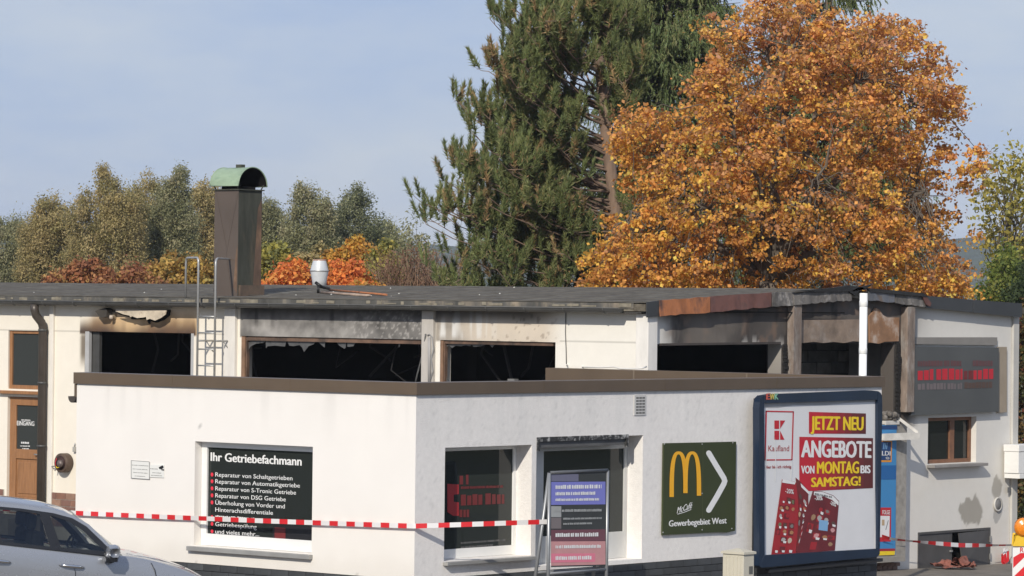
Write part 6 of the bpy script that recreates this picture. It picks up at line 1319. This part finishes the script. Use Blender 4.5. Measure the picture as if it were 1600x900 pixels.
OLIVE = [((.40, .33, .15), 3), ((.47, .38, .18), 3), ((.32, .28, .12), 2), ((.50, .39, .19), 1.5), ((.24, .21, .09), 1.2)]
OLIVEG = [((.29, .285, .15), 3), ((.34, .33, .18), 3), ((.23, .235, .12), 2), ((.40, .36, .21), 1.2)]
WG_ = 'willows in the row behind the building'
for (x, top, rx, D, lab, pal, sd) in ((8, 336, 66, 190, 'low olive willow at the left edge of the row', OLIVEG, 1), (78, 306, 52, 176, 'yellowish willow second from the left edge', OLIVE, 2), (165, 260, 62, 172, 'tallest and broadest willow left of the chimney', OLIVE, 3), (226, 274, 42, 181, 'narrow willow just right of the tallest one', OLIVE, 4), (272, 270, 44, 175, 'grey-green willow left of the chimney hood', OLIVEG, 5), (318, 284, 36, 184, 'willow partly hidden behind the chimney', OLIVE, 6), (421, 294, 27, 186, 'slim willow just right of the chimney', OLIVEG, 7), (488, 283, 38, 175, 'bushy pointed willow above the orange shrubs', OLIVEG, 8), (552, 290, 46, 178, 'round dark willow at the right end of the row', [((.20, .215, .12), 3), ((.26, .265, .145), 2), ((.15, .17, .09), 2)], 9)):
    leafy('willow_tree', lab, 'tree', blob(x, top, rx, 500, sd, 5), D, int(150 + rx * 4.6), rx / 32 * 1.0, .48, 125, .125, pal, 400 + sd, (x, 420), WG_, .5, 1.0, 1.2, 40, .35, .22, .14, .1)
leafy('willow_tree', 'low dark willow between the round willow and the pine', 'tree', blob(606, 348, 36, 500, 23, 5), 186, 220, 1.1, .46, 110, .13, OLIVEG, 423, (606, 430), WG_, .5, 1.0, 1.2, 40, .35, .22, .14, .1)
leafy('sparse_tree', 'sparse grey-green tree beside the left edge of the pine', 'tree', blob(640, 338, 40, 480, 21), 160, 60, 1.2, .55, 40, .18, OLIVEG, 421, (640, 420), None, .4, .6, 1, 50)
# --- autumn shrubs along the back of the roof
SG = 'autumn shrubs behind the roof'
RB = [((.38, .16, .075), 3), ((.42, .21, .09), 2), ((.28, .12, .065), 2), ((.46, .28, .10), 1)]; GO = [((.46, .30, .085), 3), ((.40, .24, .075), 2), ((.33, .26, .08), 2), ((.54, .37, .09), 1)]
YG = [((.38, .34, .08), 3), ((.30, .29, .08), 2), ((.46, .38, .09), 1.5), ((.20, .20, .07), 1.2)]; OR_ = [((.78, .27, .07), 3), ((.70, .21, .065), 2), ((.80, .36, .09), 2), ((.55, .16, .06), 1)]
YO = [((.70, .39, .07), 3), ((.62, .30, .06), 2), ((.52, .34, .07), 1.5), ((.40, .22, .06), 1)]
for (lab, poly, D, n, pal, sd) in (('red-brown shrub left of the ladder', blob(140, 410, 66, 490, 31, 9), 104, 150, RB, 1), ('reddish shrub between the red-brown and golden ones', blob(205, 418, 46, 490, 32, 7), 101, 90, RB, 2), ('golden shrub behind the ladder hoops', blob(285, 396, 58, 490, 33, 8), 106, 150, GO, 3), ('yellow-green shrub right of the chimney', blob(430, 380, 38, 500, 34, 7), 108, 120, YG, 4),
                                   ('bright orange shrub left of the ventilator', blob(455, 414, 34, 490, 35, 6), 98, 110, OR_, 5), ('bright orange shrub right of the ventilator', blob(540, 410, 40, 490, 36, 6), 98, 130, OR_, 6), ('tall amber shrub behind the ventilator', blob(556, 370, 46, 480, 37, 7), 106, 160, YO, 7), ('yellow-green shrub beside the amber one', blob(596, 384, 30, 490, 38, 6), 103, 80, YG, 8), ('small amber shrub low beside the yellow-green one', blob(575, 436, 24, 490, 39, 5), 96, 40, YO, 9), ('dull olive shrub behind the ventilator', blob(495, 385, 34, 480, 43, 5), 112, 90, OLIVE, 10)):
    leafy('autumn_shrub', lab, 'shrub', poly, D, n, 1.1, .30, 60, .115, pal, 500 + sd, (np.mean([p[0] for p in poly]), 445), SG, .8, .3, .8, 30, .5, .24)
tw_ = np.random.default_rng(77); tws = thing('twiggy_shrub', (*at(640, 470, 100)[:2], -1.3), 'brown bare twiggy shrub below the left side of the pine', 'shrub'); tm_ = MB()
for k in range(420):
    x = tw_.uniform(590, 720); b = np.array(at(x + tw_.normal() * 8, 470, 100 + tw_.uniform(-1.5, 1.5))); e_ = np.array(at(x + tw_.normal() * 26, tw_.uniform(380, 440) + abs(x - 650) * .12, 100 + tw_.uniform(-1.8, 1.8))); pts, rr_ = limb(b, e_, .014, .004, tw_, .1, 4); tm_.tube(pts, rr_, 3, cap=False)
tm_.build('stems', mat('reddish_twig', (.26, .16, .105), .9, var=.3, vscale=2), tws)
c, e = crown_points(blob(640, 385, 55, 480, 40), 100, 70, 1.2, 41); P, d, idx = clump_leaves(c, .35, 22, tw_, .9); leaves_mesh('leaves', P, tw_.normal(size=P.shape), tw_.uniform(.05, .09, len(P)), .7, palette(idx, len(c), [((.28, .15, .10), 2), ((.22, .13, .08), 2), ((.32, .22, .13), 1)], .2, .3, tw_), LEAF, tws, tw_)
# --- right edge
leafy('poplar_tree', 'sparse yellow-green poplar at the right edge', 'tree', [(1528, 300), (1540, 250), (1552, 222), (1568, 232), (1580, 218), (1600, 240), (1640, 260), (1640, 470), (1530, 470), (1545, 400), (1535, 350)], 96, 110, 1.4, .42, 34, .15, [((.46, .38, .09), 3), ((.40, .35, .09), 3), ((.28, .27, .08), 1.2), ((.52, .40, .10), 1.2)], 601, (1578, 330), None, .6, .6, 1.6, 70, .3, .2, .2, .2)
leafy('green_shrub', 'bright green bush behind the right corner of the roof', 'shrub', blob(1575, 398, 42, 560, 51), 88, 150, 1.6, .34, 64, .10, [((.17, .21, .05), 3), ((.12, .17, .045), 2), ((.24, .25, .06), 1.5)], 602, (1575, 470), None, .7, .3, .9, 30)
leafy('green_shrub', 'dark green bush at the right edge beside the bright one', 'shrub', blob(1612, 412, 36, 560, 52), 86, 130, 1.6, .34, 64, .09, [((.05, .075, .03), 3), ((.07, .095, .04), 2)], 603, (1612, 470), None, .7, .3, .9, 30)
leafy('hedge', 'brown and green hedge beyond the right corner of the building', 'hedge', [(1560, 490), (1660, 480), (1665, 930), (1560, 930)], 80, 330, 1.0, .34, 50, .10, [((.17, .11, .045), 3), ((.10, .11, .04), 2), ((.24, .16, .055), 2), ((.22, .08, .045), 1)], 604, (1610, 700), None, .75, .3, 1.0, 60)
# ------------------------------------------------------------------ the air between here and the hills
hz_m = bpy.data.materials.new('haze'); hz_m.use_nodes = True; hn = hz_m.node_tree.nodes; hn.remove(hn['Principled BSDF'])
pvn = hn.new('ShaderNodeVolumePrincipled'); pvn.inputs['Color'].default_value = (.80, .88, 1.0, 1); pvn.inputs['Density'].default_value = 0.00017; pvn.inputs['Anisotropy'].default_value = 0.0
hz_m.node_tree.links.new(pvn.outputs[0], hn['Material Output'].inputs['Volume'])
hz = box('haze', (-2800, -2800, -8), (2800, 2800, 60), hz_m); tag(hz, kind='stuff')
